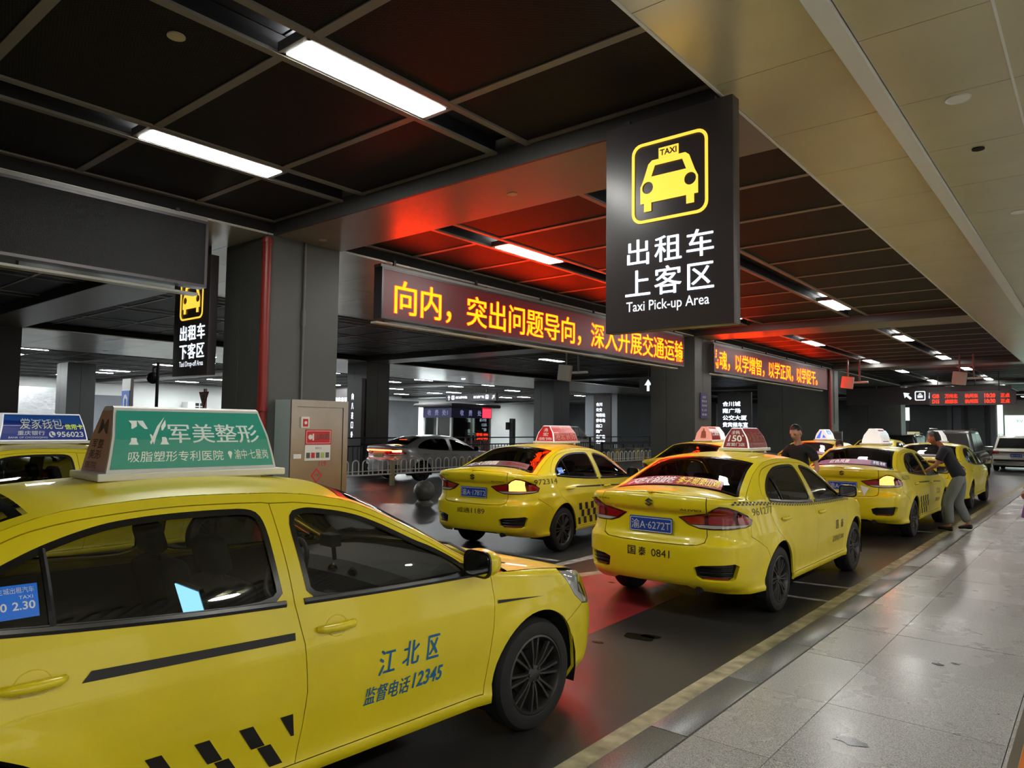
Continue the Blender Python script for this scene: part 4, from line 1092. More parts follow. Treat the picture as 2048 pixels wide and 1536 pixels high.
# ---- steel hydrant cabinet on the column
STL = mat('brushed_stainless', 'a8a39a', rough=.28, metal=.9, noise=(3, .08, 4)); STL2 = mat('pale_green_steel_side', '9aa8a4', rough=.4)
t = thing('hydrant_cabinet', 'brushed steel fire hydrant cabinet with red notice beside the nearest column', 'cabinet', (-7.46, 5.2, .12))
box('cabinet_body', STL2, -.17, .15, -.40, .41, 0, 1.90, t)
b = MB(); b.box(.15, .175, -.40, -.33, 0, 1.90); b.box(.15, .175, .34, .41, 0, 1.90); b.box(.15, .175, -.33, .34, 1.82, 1.90); b.box(.15, .175, -.33, .34, 0, .08); b.build('door_frame', STL, t)
dr = box('door', STL, .15, .165, -.325, .335, .085, 1.815, t)
fn = lambda a, z, h=0: Vector((.166+h, a, z))
NR = mat('notice_red', 'c2262c', rough=.5); NW = mat('notice_white', 'dcdad2', rough=.5); NGR = mat('notice_print_grey', '55524e', rough=.6); NYG = mat('notice_lime', 'a8b860', rough=.6)
o = flat('red_notice', [rect(-.20, .17, 1.37, 1.55)], fn, NR, t, 0, .003)
letters('notice_lettering', [('消火栓箱', -.06, .14, 1.43, 1.50, .01)], lambda a, b, h=0: fn(a, b, .005), NW, o)
v, f = ringq(rect(-.185, .155, 1.385, 1.535), rect(-.18, .15, 1.39, 1.53), fn, .005, .003); me = bpy.data.meshes.new('notice_border'); me.from_pydata([tuple(p) for p in v], [], f); me.materials.append(NW); link('notice_border', me, None, o)
flat('hose_symbol', [circ(-.13, 1.46, .03, 12), rect(-.10, -.08, 1.42, 1.50)], fn, NW, o, .003, .005)
o = flat('instruction_sheet', [rect(-.20, .16, 1.18, 1.365)], fn, NW, t, 0, .002)
for k, m in enumerate((NGR, NR, NGR, NYG, NGR)): flat('pictogram', [rect(-.18+.068*k, -.13+.068*k, 1.21, 1.275)], fn, m, o, .002, .004)
letters('sheet_heading', [('使用方法', -.06, .03, 1.315, 1.34)], lambda a, b, h=0: fn(a, b, .004), NGR, o)
o = flat('alarm_button', [rect(-.27, -.16, 1.57, 1.70)], fn, NW, t, 0, .02); flat('button_face', [rect(-.25, -.18, 1.585, 1.675)], fn, NR, o, .02, .023); flat('button_disc', [circ(-.215, 1.63, .02, 14)], fn, NW, o, .023, .027)
flat('latch', [rect(-.37, -.27, 1.21, 1.26)], fn, NW, t, .009, .03)
o = flat('door_print', [[(-.03, .91), (.05, 1.0), (-.03, 1.09), (-.11, 1.0)]], fn, NR, t, 0, .0015)
flat('diamond_inner', [[(-.03, .935), (.027, 1.0), (-.03, 1.065), (-.087, 1.0)]], fn, STL, o, .0015, .002)
letters('diamond_lettering', [('火警', -.06, .0, .99, 1.02)], lambda a, b, h=0: fn(a, b, .003), NR, o)
letters('door_lettering', [('119', .0, .10, 1.11, 1.17), ('重庆消防器材厂', -.19, .15, .80, .83)], lambda a, b, h=0: fn(a, b, .002), NR, t)

# ---- blue vertical notice on second column
PBL = mat('notice_blue', '34306f', rough=.5)
t = thing('column_notice', 'narrow blue vertical notice on the column between the red displays', 'notice', (-7.64, 16.72, 2.0))
box('notice_plate', PBL, 0, .02, -.2, .2, .0, .63, t)
letters('notice_lettering', [('出租车', -.1, .1, .50, .56), ('乘车请', -.14, .14, .40, .46), ('有序排', -.14, .14, .29, .35), ('队上车', -.14, .14, .18, .24), ('谢谢', -.14, .14, .07, .13)], lambda a, z, h=0: Vector((.023, a, z)), NW, t)

# ---- white hoop fence
FW = mat('white_painted_tube', 'f0eee6', rough=.4)
def hoop_me():
    b = MB(); pts = [(0, -.105, .33)]+[(0, -.105*math.cos(PI*k/8), .655+.105*math.sin(PI*k/8)) for k in range(9)]+[(0, .105, .33)]
    b.tube(pts, .019, 6); return b
fence = thing('hoop_fence', 'low white fence of arched hoops in front of the silver sedan', 'fence', (-16.0, 11.0, 0))
hm = hoop_me(); h0 = hm.build('hoop', FW, fence, smooth=True, ang=60); h0.location = (0, .2, 0)
for k in range(1, 70):
    h = h0.copy(); C.objects.link(h); h.location = (0, .2+.355*k, 0)
for k in range(9):
    y0 = -.02+2.96*k
    if k < 10: MB().tube([(0, y0, .34), (0, y0+2.9, .34)], .024, 6).build('bottom_rail', FW, fence); MB().tube([(0, y0, .45), (0, y0+2.9, .45)], .014, 6).build('middle_rail', FW, fence)
    if k < 11:
        m = MB(); m.box(-.06, .06, y0-.05, y0+.07, 0, .72, bev=.01); m.build('post', mat('fence_post_cream', 'b5a783', rough=.6), fence, smooth=True)
# ---- black rail fence farther back
FB = mat('black_fence_steel', '17181a', rough=.5)
fb_ = thing('black_fence', 'tall black bar fence running behind the silver sedan', 'fence', (-19.7, 12, 0))
for z in (.15, 1.0, 1.28): box('fence_rail', FB, -.03, .03, 0, 30, z, z+.05, fb_)
p0 = box('picket', FB, -.012, .012, -.012, .012, .15, 1.0, fb_)
for k in range(1, 150):
    h = p0.copy(); C.objects.link(h); h.location = (0, .2*k, 0)
for k in range(11): box('post', FB, -.04, .04, 3*k-.04, 3*k+.04, 0, 1.33, fb_)
# striped crash rail on the right of it
HZ = mat('hazard_board_yellow', '8d7a3a', rough=.6)
t = thing('crash_barrier', 'low concrete barrier with black and yellow bands before the far grey wall', 'barrier', (-19.0, 30, 0))
box('barrier_base', mat('old_concrete', '5d5850', rough=.8, noise=(3, .3, 5)), -.1, .1, 0, 14, 0, .75, t); box('top_rail', FB, -.06, .06, 0, 14, .95, 1.05, t)
for k in range(14): box('band', HZ if k % 2 else FB, .101, .11, k*1.0+.02, k*1.0+.5, .05, .72, t); box('rail_post', FB, -.03, .03, k*1.0, k*1.0+.06, .75, .96, t)

# ---- stone ball bollard
SB = mat('speckled_stone', '5c5a55', rough=.35, noise=(40, .4, 4))
t = thing('stone_bollard', 'round grey stone ball bollard beside the parked taxis', 'bollard', (-11.6, 11.05, 0))
bm = bmesh.new(); bmesh.ops.create_uvsphere(bm, u_segments=28, v_segments=18, radius=.235); me = bpy.data.meshes.new('ball'); bm.to_mesh(me); bm.free()
for p in me.polygons: p.use_smooth = True
o = link('ball', me, SB, t); o.location = (0, 0, .30)
MB().lathe([(0, 0), (.2, 0), (.2, .05), (.16, .08), (.14, .1), (0, .1)], 24, M=Matrix.Rotation(PI/2, 4, 'X')).build('ball_base', SB, t, smooth=True)

# ---- toll booth
BW = mat('booth_white', 'c9cbc8', rough=.4); BGL = glassy('booth_glass', (.62, .70, .72), .12); BBL = mat('booth_blue_fascia', '1f1d63', rough=.4)
t = thing('toll_booth', 'small glazed toll booth with blue fascia behind the silver sedan', 'booth', (-26, 26.6, 0))
box('booth_floor', BW, -2.1, 0, 0, 3.1, 0, .15, t)
for (x0, x1, y0, y1) in ((-2.1, -1.98, 0, .1), (-.12, 0, 0, .12), (-.12, 0, 2.98, 3.1), (-2.1, -2.0, 3.0, 3.1), (-1.1, -1.0, 0, .08), (-.08, 0, 1.5, 1.6)): box('booth_post', BW, x0, x1, y0, y1, 0, 2.75, t)
box('booth_wall', mat('booth_red_panel', '8a4a48', rough=.5), -.06, -.02, .12, 2.98, .15, 1.0, t); box('booth_wall', BW, -1.98, -.12, .02, .06, .15, 1.0, t)
box('booth_pane', BGL, -.05, -.03, .12, 1.5, 1.0, 2.2, t); box('booth_pane', BGL, -.05, -.03, 1.6, 2.98, 1.0, 2.2, t); box('booth_pane', BGL, -1.98, -1.1, .03, .05, 1.0, 2.2, t); box('booth_pane', BGL, -1.0, -.12, .03, .05, 1.0, 2.2, t)
f_ = box('fascia', BBL, -2.1, .03, -.03, .03, 2.2, 2.75, t); letters('fascia_lettering', [('收', -1.75, -1.48, 2.32, 2.62, .01), ('费', -1.2, -.93, 2.32, 2.62, .01), ('处1', -.65, -.25, 2.32, 2.62, .01)], lambda a, z, h=0: Vector((a, -.034, z)), mat('fascia_letter', 'a9a8c8', rough=.5, emit=.15), f_)
f_ = box('fascia', BBL, -.02, .04, .03, 3.1, 2.2, 2.75, t); letters('fascia_lettering', [('收', .6, .87, 2.32, 2.62, .01), ('费', 1.25, 1.52, 2.32, 2.62, .01), ('处', 1.95, 2.25, 2.32, 2.62, .01)], lambda a, z, h=0: Vector((.044, a, z)), MATS['fascia_letter'], f_)
box('red_light_panel', mat('booth_red_light', 'c01025', emit=1.2, ecol=(1, .02, .04, 1)), .041, .05, 2.35, 3.05, 2.23, 2.72, t)
MB().box(-2.5, .4, -.4, 3.5, 2.75, 2.95, bev=.08).build('booth_roof', SGN, t, smooth=True)
box('booth_lamp', LGT, -1.5, -.6, .8, 2.2, 2.60, 2.66, t); box('counter', SGN, -1.6, -.6, .5, 1.2, .15, 1.25, t)
# gate machine, grey post
t = thing('gate_machine', 'slim dark gate post machine right of the toll booth', 'machine', (-24.3, 29.5, 0))
MB().box(-.12, .12, -.12, .12, 0, 2.2, bev=.02).build('post', FB, t); box('camera_head', FB, -.35, -.12, -.15, .15, 1.6, 2.0, t)
t = thing('led_price_board', 'tiny red lit board standing left of the slim gate post', 'LED sign', (-24.8, 27.6, 0)); box('post', FB, -.04, .04, -.04, .04, 0, 1.1, t); box('board', FB, -.05, .05, -.5, .5, 1.05, 1.45, t)
letters('board_lettering', [('空位 036', -.45, .45, 1.28, 1.42, .02), ('24小时', -.45, .45, 1.08, 1.22, .02)], lambda a, z, h=0: Vector((.056, a, z)), LEDR, t)

# ---- guidance signs hanging over the lanes
def guide(label, x0, x1, y, z0, z1, items, arrows=(), boxes=(), yaw=0):
    t = thing('guidance_sign', label, 'guidance sign', ((x0+x1)/2, y, z0)); X = (x1-x0)/2; H = z1-z0
    box('sign_body', SGN, -X, X, 0, .12, 0, H, t)
    b = MB()
    for x in (-X*.6, X*.6): b.tube([(x, .06, H), (x, .06, 4.17-z0)], .02, 6)
    b.build('hanger', COLD, t)
    fn = lambda a, z, h=0: Vector((a-(x0+x1)/2, -.006-h, z-z0))
    if items: letters('sign_lettering', items, fn, SGW, t)
    for P in arrows: flat('arrow', P if isinstance(P[0], list) else [P], fn, SGW, t, 0, .004)
    for (a, c, d, e) in boxes:
        v, f = ringq(rrect(a, c, d, e, .06), rrect(a+.045, c-.045, d+.045, e-.045, .04), fn, .004, 0); me = bpy.data.meshes.new('icon_frame'); me.from_pydata([tuple(p) for p in v], [], f); me.materials.append(SGW); link('icon_frame', me, None, t)
        mx, my = (a+c)/2, (d+e)/2; w = (c-a)
        flat('lift_symbol', [[(mx-w*.25, my-w*.22), (mx+w*.25, my-w*.22), (mx+w*.25, my+w*.05), (mx-w*.25, my+w*.05)], [(mx-w*.2, my+w*.12), (mx, my+w*.3), (mx+w*.2, my+w*.12)]], fn, SGW, t, 0, .004)
    return t
def arr(x, z, s, ang=0):
    P = [(-.12, -.5), (.12, -.5), (.12, .0), (.35, .0), (0, .5), (-.35, .0), (-.12, .0)]
    c, q = math.cos(ang), math.sin(ang); return [(x+s*(a*c-b*q), z+s*(a*q+b*c)) for a, b in P]
guide('dark guidance sign with arrows hanging above the toll booth', -29.8, -25.9, 30, 3.22, 3.62, [('出口(停车楼)', -29.0, -28.1, 3.34, 3.5, .02), ('出口(西广场)', -27.6, -26.8, 3.34, 3.5, .02)], [arr(-29.55, 3.42, .3), arr(-26.1, 3.42, .3, -.7)], [(-29.35, -29.1, 3.3, 3.55), (-26.7, -26.45, 3.3, 3.55)])
guide('small lit guidance sign with an up arrow left of the second column', -12.7, -11.0, 22.5, 2.98, 3.55, [('出口', -11.5, -11.1, 3.14, 3.4, .02)], [arr(-12.35, 3.27, .42)], [(-12.05, -11.65, 3.07, 3.47)])
guide('wide dark bulkhead sign with a lit exit symbol over the far taxi lane', -9.3, -2.9, 36, 2.95, 3.72, [('出口', -5.9, -5.4, 3.2, 3.5, .02)], [arr(-6.75, 3.35, .42, .8)], [(-6.45, -6.03, 3.13, 3.55)])
t = thing('departure_board', 'red lettered departure board under the far soffit on the right', 'LED display', (-4.05, 34, 2.84)); box('board', SGN, -1.5, 1.45, 0, .12, 0, .56, t)
rowsT = [('G8', -1.40, -1.15), ('万州北', -.95, -.5), ('杭州东', -.25, .2), ('10:20', .42, .78), ('正点', .95, 1.25)]
rowsB = [('D15', -1.40, -1.15), ('成都东', -.95, -.5), ('杭州西', -.25, .2), ('10:30', .42, .78), ('正点', .95, 1.25)]
letters('board_lettering', [(s, a, c, .30, .46, .02) for s, a, c in rowsT]+[(s, a, c, .08, .24, .02) for s, a, c in rowsB], lambda a, z, h=0: Vector((a, -.006, z)), LEDR, t)
MB().tube([(-1.2, .06, .56), (-1.2, .06, 1.32)], .02, 6).build('hanger', COLD, t); MB().tube([(.9, .06, .56), (.9, .06, 1.32)], .02, 6).build('hanger', COLD, t)
# white lettered pylons
def pylon(label, x0, x1, y, z0, z1, txt, cat='lettered panel'):
    t = thing('lettered_panel', label, cat, ((x0+x1)/2, y, 0)); X = (x1-x0)/2
    box('panel', SGN, -X, X, 0, .15, 0, min(z1+.5, 4.0), t); n = len(txt); hh = (z1-z0)/n
    letters('panel_lettering', [(s, -X*.7, -X*.7+min(X*1.5, X*.36*len(s)), z1-hh*(k+.75), z1-hh*k-.02, .03) for k, s in enumerate(txt)], lambda a, z, h=0: Vector((a, -.006, z)), SGW, t)
pylon('dark panel with four white lit lines right of the second column', -17.4, -15.4, 40, 1.8, 3.4, ['合川城', '南广场', '公交大厦', '贵宾候车室'])
pylon('tall dark panel of white lit lettering right of the far white van', -22.1, -21.0, 34, .8, 3.2, ['合川', '公交', '地铁站', '停车场', '出口', '南广', '北广场', '贵宾室'])
pylon('black panel with a white vertical line of characters left of the sedan', -20.7, -20.05, 16.0, 1.2, 2.9, ['向', '八', '进', '口', '处'])
pylon('black panel with white lettering on the bright far left wall', -37.5, -35.5, 27.5, 3.0, 3.5, ['团结奋进'])
# u-turn sign, yield sign, dome camera
UB = mat('sign_blue', '1e63c8', rough=.4)
t = thing('u_turn_sign', 'white column panel with a blue U-turn arrow sign at the far left', 'road sign', (-25.1, 10.2, 0)); box('post_panel', WHT, -.32, .32, 0, .1, 0, 3.2, t)
fn = lambda a, z, h=0: Vector((a, -.005-h, z)); flat('sign_face', [rect(-.30, .30, 1.7, 2.8)], fn, UB, t, 0, .01)
P = [(-.17, 1.95), (-.08, 1.95), (-.08, 2.5), (0, 2.56), (.09, 2.5), (.09, 2.1), (.17, 2.1), (.17, 2.55), (.03, 2.68), (-.1, 2.65), (-.17, 2.52)]
flat('arrow', [P, [(-.24, 2.0), (-.01, 2.0), (-.125, 1.78)]], fn, WHT, t, .01, .014)
t = thing('yield_sign', 'triangular red edged give way sign left of the dark column', 'road sign', (-8.61+0, 4.62, 1.9)); fn = lambda a, z, h=0: Vector((a-.42, -.0-h, z))
t.location = (-10.78, 5.75, 1.99)
box('post', CONC, -.44, -.40, .0, .04, -1.99, .3, t)
flat('sign_border', [[(-.16, .25), (.16, .25), (0, -.03)]], fn, NR, t, 0, .006); flat('sign_face', [[(-.125, .23), (.125, .23), (0, .01)]], fn, NW, t, .006, .008); letters('sign_character', [('让', -.045, .045, .12, .21, .01)], lambda a, z, h=0: fn(a, z, .0095), BLKP, t)
t = thing('dome_camera', 'black dome camera on a slim pole before the far left lanes', 'camera', (-15.9, 7.1, 0))
MB().tube([(0, 0, 0), (0, 0, 3.05)], .035, 8).build('pole', FB, t)
MB().tube([(0, 0, 2.95), (-.22, 0, 2.95), (-.22, 0, 2.85)], .02, 6).build('arm', FB, t)
bm = bmesh.new(); bmesh.ops.create_uvsphere(bm, u_segments=16, v_segments=10, radius=.13); me = bpy.data.meshes.new('dome'); bm.to_mesh(me); bm.free(); o = link('dome', me, FB, t); o.location = (-.22, 0, 2.72)
# air conditioner on far wall
t = thing('air_conditioner', 'white air conditioner unit with dark grilles on the far left wall', 'air conditioner', (-43.30, 21.6, 2.3)); box('casing', WHT, -.4, .4, -.55, .55, 0, .75, t); box('wall_bracket', FB, -.62, -.4, -.4, -.34, .05, .7, t); box('wall_bracket', FB, -.62, -.4, .34, .4, .05, .7, t)
for k in range(2):
    for j in range(3): box('grille', FB, .4, .42, -.1+.3*k, .12+.3*k, .06+.23*j, .24+.23*j, t)
# white antenna boxes hanging on poles
def antenna(label, x, y, z=3.35, dz=.0):
    t = thing('antenna_unit', label, 'antenna', (x, y, z))
    MB().box(-.19, .19, -.05, .05, -.2, .2, M=Matrix.Rotation(math.radians(8), 4, 'Y'), bev=.02).build('antenna_panel', mat('antenna_white', 'c7bfb5', rough=.5), t, smooth=True)
    MB().tube([(0, .08, .1), (0, .08, 4.12-z)], .025, 6).build('pole', CONC, t); MB().tube([(.36, .08, 0), (.36, .08, 4.12-z)], .03, 6).build('pole', CONC, t)
    MB().tube([(.0, .08, .0), (.62, .08, .0)], .035, 8).build('camera_tube', WHT, t); MB().tube([(-.22, .08, .05), (.2, .08, .05)], .02, 6).build('bracket', CONC, t)
antenna('white square antenna on twin poles under the long red display', -10.35, 14.6, 3.1)
antenna('white square antenna on twin poles over the left taxi lane', -6.55, 25.5, 3.35)
antenna('white square antenna on twin poles over the right taxi lane', -3.35, 25.5, 3.38)
# hanging light boxes, far billboard, small boards
for k, (x, z) in enumerate(((-11.45, 2.95), (-10.65, 2.9), (-10.0, 2.85), (-9.45, 2.8))):
    t = thing('hanging_lightbox', '%s from left of four white lightboxes hanging in the dark far hall' % ORDN[k], 'lightbox', (x, 50, z), 0, 'hanging lightboxes')
    box('lit_face', mat('lightbox_face', 'e8ecf4', emit=.9 if k % 2 == 0 else .45), -.17, .17, 0, .05, -.35, .45, t); box('lightbox_hanger', FB, -.01, .01, .02, .04, .45, 1.2, t)
BB = mat('billboard_pale_green', 'bfe0d4', emit=.75, ecol='cfeee2')
t = thing('billboard', 'pale green lit billboard at the far right end', 'billboard', (-2.2, 57, 0)); box('board_frame', BEAM, -3.3, 4, 0, .2, .2, 3.9, t); box('lit_face', BB, -2.8, 3.5, -.03, 0, .9, 2.9, t); box('side_panel', BB, -3.2, -2.9, -.03, 0, .9, 3.6, t)
letters('billboard_lettering', [('两江', -.9, .5, 1.75, 2.35, .01), ('智慧', -2.2, -1.4, 2.45, 2.62), ('交通', -1.2, -.6, 2.45, 2.62)], lambda a, z, h=0: Vector((a, -.035, z)), mat('billboard_ink', '2c5a58', rough=.6), t)
t = thing('red_lightbox', 'small red and white lightbox right of the second column base', 'lightbox', (-13.2, 29.0, 0)); box('box_body', FB, -.3, .3, 0, .2, 0, 1.9, t); box('red_face', mat('lightbox_red', 'd02c20', emit=1.1, ecol=(1, .08, .04, 1)), -.28, .28, -.01, 0, .9, 1.85, t); box('white_face', mat('lightbox_white', 'fff0ea', emit=1.0), -.14, .14, -.015, -.01, 1.0, 1.45, t)
t = thing('notice_stand', 'framed cream notice stand before the far grey wall', 'notice stand', (-8.0, 44, 0)); box('board', mat('notice_cream', 'd8cfa8', rough=.6, emit=.25), -.3, .3, 0, .05, 1.1, 1.75, t); box('print', NGR, -.15, .15, -.004, 0, 1.35, 1.5, t); box('stand_leg', FB, -.25, -.2, 0, .05, 0, 1.1, t); box('stand_leg', FB, .2, .25, 0, .05, 0, 1.1, t)
t = thing('column_poster', 'small yellow notice with grey window on the dark column behind the sedan', 'notice', (-20.5, 16.22, 1.3)); box('notice_plate', mat('poster_yellow', 'b49a2e', rough=.6), -.2, .2, -.02, 0, 0, .95, t); box('notice_window', NGR, -.1, .14, -.025, -.02, .5, .9, t); letters('notice_lettering', [('温馨提示', -.14, .14, .32, .40), ('请勿停车', -.14, .14, .15, .23)], lambda a, z, h=0: Vector((a, -.024, z)), BLKP, t)
t = thing('silver_poster_stand', 'silver framed poster stand right of the wide far column', 'poster stand', (-7.2, 26.6, 0)); box('stand_frame', STL, -.17, .17, 0, .05, 0, 1.72, t); box('poster_face', NGR, -.13, .13, -.004, 0, 1.1, 1.66, t)
# ---- red LED ticker barrier at the platform edge, lower right
t = thing('ticker_stand', 'aluminium framed red LED ticker at the bottom right corner', 'LED display', (0, 0, 0))
box('frame_rail', STL, -.184, -.165, .9, 3.4, .90, 1.0, t); box('amber_strip', ORG, -.165, -.150, .9, 3.4, .90, .997, t)
box('ticker_body', SGN, -.150, .12, .9, 3.4, .84, .985, t); box('frame_rail', STL, .12, .14, .9, 3.4, .84, 1.0, t)
letters('ticker_characters', [('欢迎乘坐出租车请文明排队', 1.0, 3.3, -.10, .02, .02)], lambda a, z, h=0: Vector((-.06+z, a, .988)), LEDR, t)
for y in (1.1, 3.1): box('stand_leg', STL, -.10, -.04, y, y+.06, .012, .84, t); box('stand_foot', STL, -.17, .13, y-.02, y+.08, .009, .03, t)
# ================================================================== TAXIS
base, S = sedan('taxi')
AR = S.AR
CPY = ('taxi',)
Lb = 'Chongqing'
def place(o, x, y, rz, label, group='yellow taxis waiting in the lanes'):
    o.location = (x, y, 0); o.rotation_euler = (0, 0, rz); tag(o, label, 'taxi', group)
def kid(o, stem, n=0):
    r = [c for c in kids(o) if c.name.split('.')[0] == stem]; return r[n]
gsed = copy_tree(base)
taxis = [base]+[copy_tree(base) for _ in range(8)]
near, t1, t2, t3, t4, t5, t6, t7, tl = taxis
place(near, -3.47, 2.06, 1.51, 'nearest yellow taxi with a green and white roof sign, cut off by the left edge')
place(t1, -3.27, 8.31, 1.572, 'yellow taxi with plate ending 6272T and a dark red roof sign reading 150')
place(t2, -6.84, 9.54, 1.66, 'yellow taxi with plate 178T2 and a bright red roof sign')
place(t3, -3.28, 14.78, 1.56, 'yellow taxi with white roof sign beside the man in the dark polo shirt')
place(t4, -6.6, 15.2, 1.59, 'yellow taxi with a pink and white roof sign behind the taxi with the 150 sign')
place(t5, -3.2, 20.7, 1.57, 'yellow taxi farthest along the kerb, in front of the man in the dark polo')
place(t6, -5.75, 20.2, 1.57, 'yellow taxi with a blue and white roof sign behind the man in the black shirt')
place(t7, -6.3, 29.2, 1.57, 'distant yellow taxi with a small cyan roof sign beyond the white-signed taxi')
place(tl, -9.72, 3.42, 1.57, 'yellow taxi at the left edge with a blue bank advert on its roof')
t8 = copy_tree(base); place(t8, -13.4, 6.05, 1.57, 'yellow taxi with a pale cyan sign mostly hidden behind the green roof sign')
# ---- roof signs
GRN = mat('sign_teal', '268a76', rough=.35, emit=.06); PNK = mat('sign_side_pinkish', 'c79a92', rough=.4); GW = mat('sign_white_ink', 'dfe4df', rough=.4, emit=.06)
SRED = mat('sign_red', 'b3201f', rough=.3, emit=.12, coat=.4); SDR = mat('sign_dark_red', '7c1519', rough=.3, emit=.08, coat=.4); SBL = mat('sign_blue_gradient', '0c2c8c', rough=.35, emit=.06)
SCY = mat('sign_pale_cyan', '9fdcf0', rough=.3, emit=.5); SWH = mat('sign_lit_white', 'e6e8ea', rough=.35, emit=.22); INK = mat('sign_grey_ink', '6a5a50', rough=.5); LIM = mat('sign_lime_ink', 'c8d838', rough=.4, emit=.2); BKI = mat('sign_navy_ink', '0c1a50', rough=.5)
def lets(name, items, fn, m, g, h=.0012): return letters(name, items, lambda a, b, hh=0: fn(a, b, h+hh), m, g)
# nearest: teal long face
g, sf_, ef = roof_sign(near, S, WHT, GRN, L=.80, Wb=.34, Wt=.13, H=.30, x0=-.36, z0=1.478)
f = sf_(-1)
for sg in (-1, 1): sface('teal_face', sf_(sg), -.485, .485, .06, .93, GRN, g)
lets('sign_lettering', [('军美整形', -.175, .43, .44, .74, .012), ('吸脂塑形专利医院', -.40, .16, .16, .32, 0.0), ('渝中·七星岗', .235, .46, .17, .33, 0.0)], f, GW, g)
flat('sign_logo', [[(-.405, .42), (-.35, .42), (-.362, .47), (-.362, .78), (-.412, .78), (-.395, .73), (-.395, .47)], [(-.36, .78), (-.325, .78), (-.262, .50), (-.278, .42)], [(-.262, .42), (-.275, .52), (-.240, .70), (-.19, .84), (-.222, .70), (-.25, .55)], [(-.225, .42), (-.172, .42), (-.185, .47), (-.185, .80), (-.215, .70), (-.215, .47)]], f, GW, g, .0012, .0022)
flat('pin_symbol', [circ(.205, .27, .014, 12, .035)+[], [(.193, .26), (.217, .26), (.205, .17)]], f, GW, g, .0012, .002)
sface('end_face', ef, -.45, .45, .02, .93, PNK, g)
lets('end_lettering', [('M', -.2, .3, .58, .80, .01), ('军整', -.3, .22, .36, .50, .01), ('美形', -.32, .2, .2, .34, .01), ('医院', -.34, .1, .06, .16, .0)], ef, INK, g)
# t1 dark red 150
g, sf_, ef = roof_sign(t1, S, SWH, SDR, L=.58, Wb=.32, Wt=.12, H=.235, x0=-.02, z0=1.495)
sface('end_face', ef, -.46, .46, .02, .95, SDR, g); lets('end_lettering', [('全网', -.28, .22, .68, .86, .01), ('150', -.33, .27, .32, .63, .02), ('直营门店', -.36, .36, .10, .26, .01)], ef, GW, g)
lets('end_plus', [('+', .30, .40, .56, .66, .02)], ef, GW, g)
for sg in (-1, 1): sface('side_face', sf_(sg), -.48, .48, .02, .97, SDR, g)
lets('side_lettering', [('重新元', -.22, .42, .32, .80, .02), ('重庆·火锅·底料', -.42, .42, .06, .2, .01)], sf_(-1), mat('sign_faded_pink', 'b07c78', rough=.5), g)
flat('side_portrait_mark', [circ(-.35, .58, .06, 14, .16)], sf_(-1), mat('sign_gold', '9a6a30', rough=.5), g, .001, .002)
# t2 bright red
g, sf_, ef = roof_sign(t2, S, SWH, SRED, L=.76, Wb=.34, Wt=.12, H=.25, x0=-.11, z0=1.49)
sface('end_face', ef, -.46, .46, .02, .95, SRED, g); lets('end_lettering', [('港', -.15, .2, .62, .84, .015), ('宏', -.15, .2, .34, .56, .015), ('装饰', -.35, .4, .08, .26, .01)], ef, GW, g)
for sg in (-1, 1): sface('side_face', sf_(sg), -.48, .48, .02, .97, SRED, g)
lets('side_lettering', [('港宏装饰', -.44, .44, .10, .62, .02), ('家装', -.1, .22, .76, .92, .02)], sf_(-1), mat('sign_pink_ink', 'e0a8a0', rough=.5), g)
# t3 white lit
g, sf_, ef = roof_sign(t3, S, SWH, SWH, L=.66, Wb=.34, Wt=.12, H=.27, x0=-.12, z0=1.49)
flat('side_panel', [rect(-.30, .36, .1, .9)], sf_(-1), SRED, g, .0, .001); lets('side_lettering', [('元旦', -.2, .25, .5, .82, .02), ('新品', -.2, .25, .2, .45, .02)], sf_(-1), GW, g)
# t4 pink + white
g, sf_, ef = roof_sign(t4, S, mat('sign_pink_body', 'd59a8e', rough=.4, emit=.2), PNK, L=.78, Wb=.38, Wt=.14, H=.29)
flat('bottle_symbol', [rrect(-.18, .16, .15, .68, .06), rect(-.08, .06, .68, .86)], ef, mat('sign_tan', 'a86a50', rough=.5), g, .001, .002)
sface('side_face', sf_(-1), -.48, .1, .05, .95, SDR, g); sface('side_face_white', sf_(-1), .12, .48, .05, .95, SWH, g); lets('side_lettering', [('江湖菜', -.42, .05, .35, .65, .02)], sf_(-1), GW, g)
# t5 dark portrait triangle
g, sf_, ef = roof_sign(t5, S, SWH, BLKP, L=.64, Wb=.32, Wt=.11, H=.26, x0=-.10, z0=1.49); sface('end_face', ef, -.40, .40, .06, .90, BLKP, g)
flat('portrait_mark', [circ(0, .5, .12, 14, .14), rect(-.2, .2, .1, .35)], ef, mat('sign_brown', '6a4028', rough=.5), g, .001, .002)
# t6 blue and white
g, sf_, ef = roof_sign(t6, S, SWH, SBL, L=.64, Wb=.32, Wt=.11, H=.26, x0=-.10, z0=1.49)
flat('end_stripe', [[(-.40, .1), (-.1, .1), (.05, .85), (-.12, .85)], [(.1, .15), (.4, .15), (.2, .5)]], ef, mat('sign_sky_blue', '2a6ae0', rough=.4, emit=.4), g, .001, .002); flat('side_panel', [rect(-.3, .3, .5, .9)], sf_(-1), MATS['sign_sky_blue'], g, 0, .001); lets('side_lettering', [('M', -.1, .1, .55, .8, .02)], sf_(-1), GW, g)
g, sf_, ef = roof_sign(t7, S, SCY, SCY, L=.64, Wb=.32, Wt=.11, H=.26, x0=-.10, z0=1.49)
g, sf_, ef = roof_sign(t8, S, SCY, SCY, L=.80, Wb=.34, Wt=.14, H=.30); sface('side_face', sf_(-1), -.46, .46, .05, .95, mat('sign_cyan_blue', '4aa8e0', rough=.4, emit=.35), g); flat('glow_mark', [circ(.1, .5, .18, 16, .3)], sf_(-1), SCY, g, .001, .002)
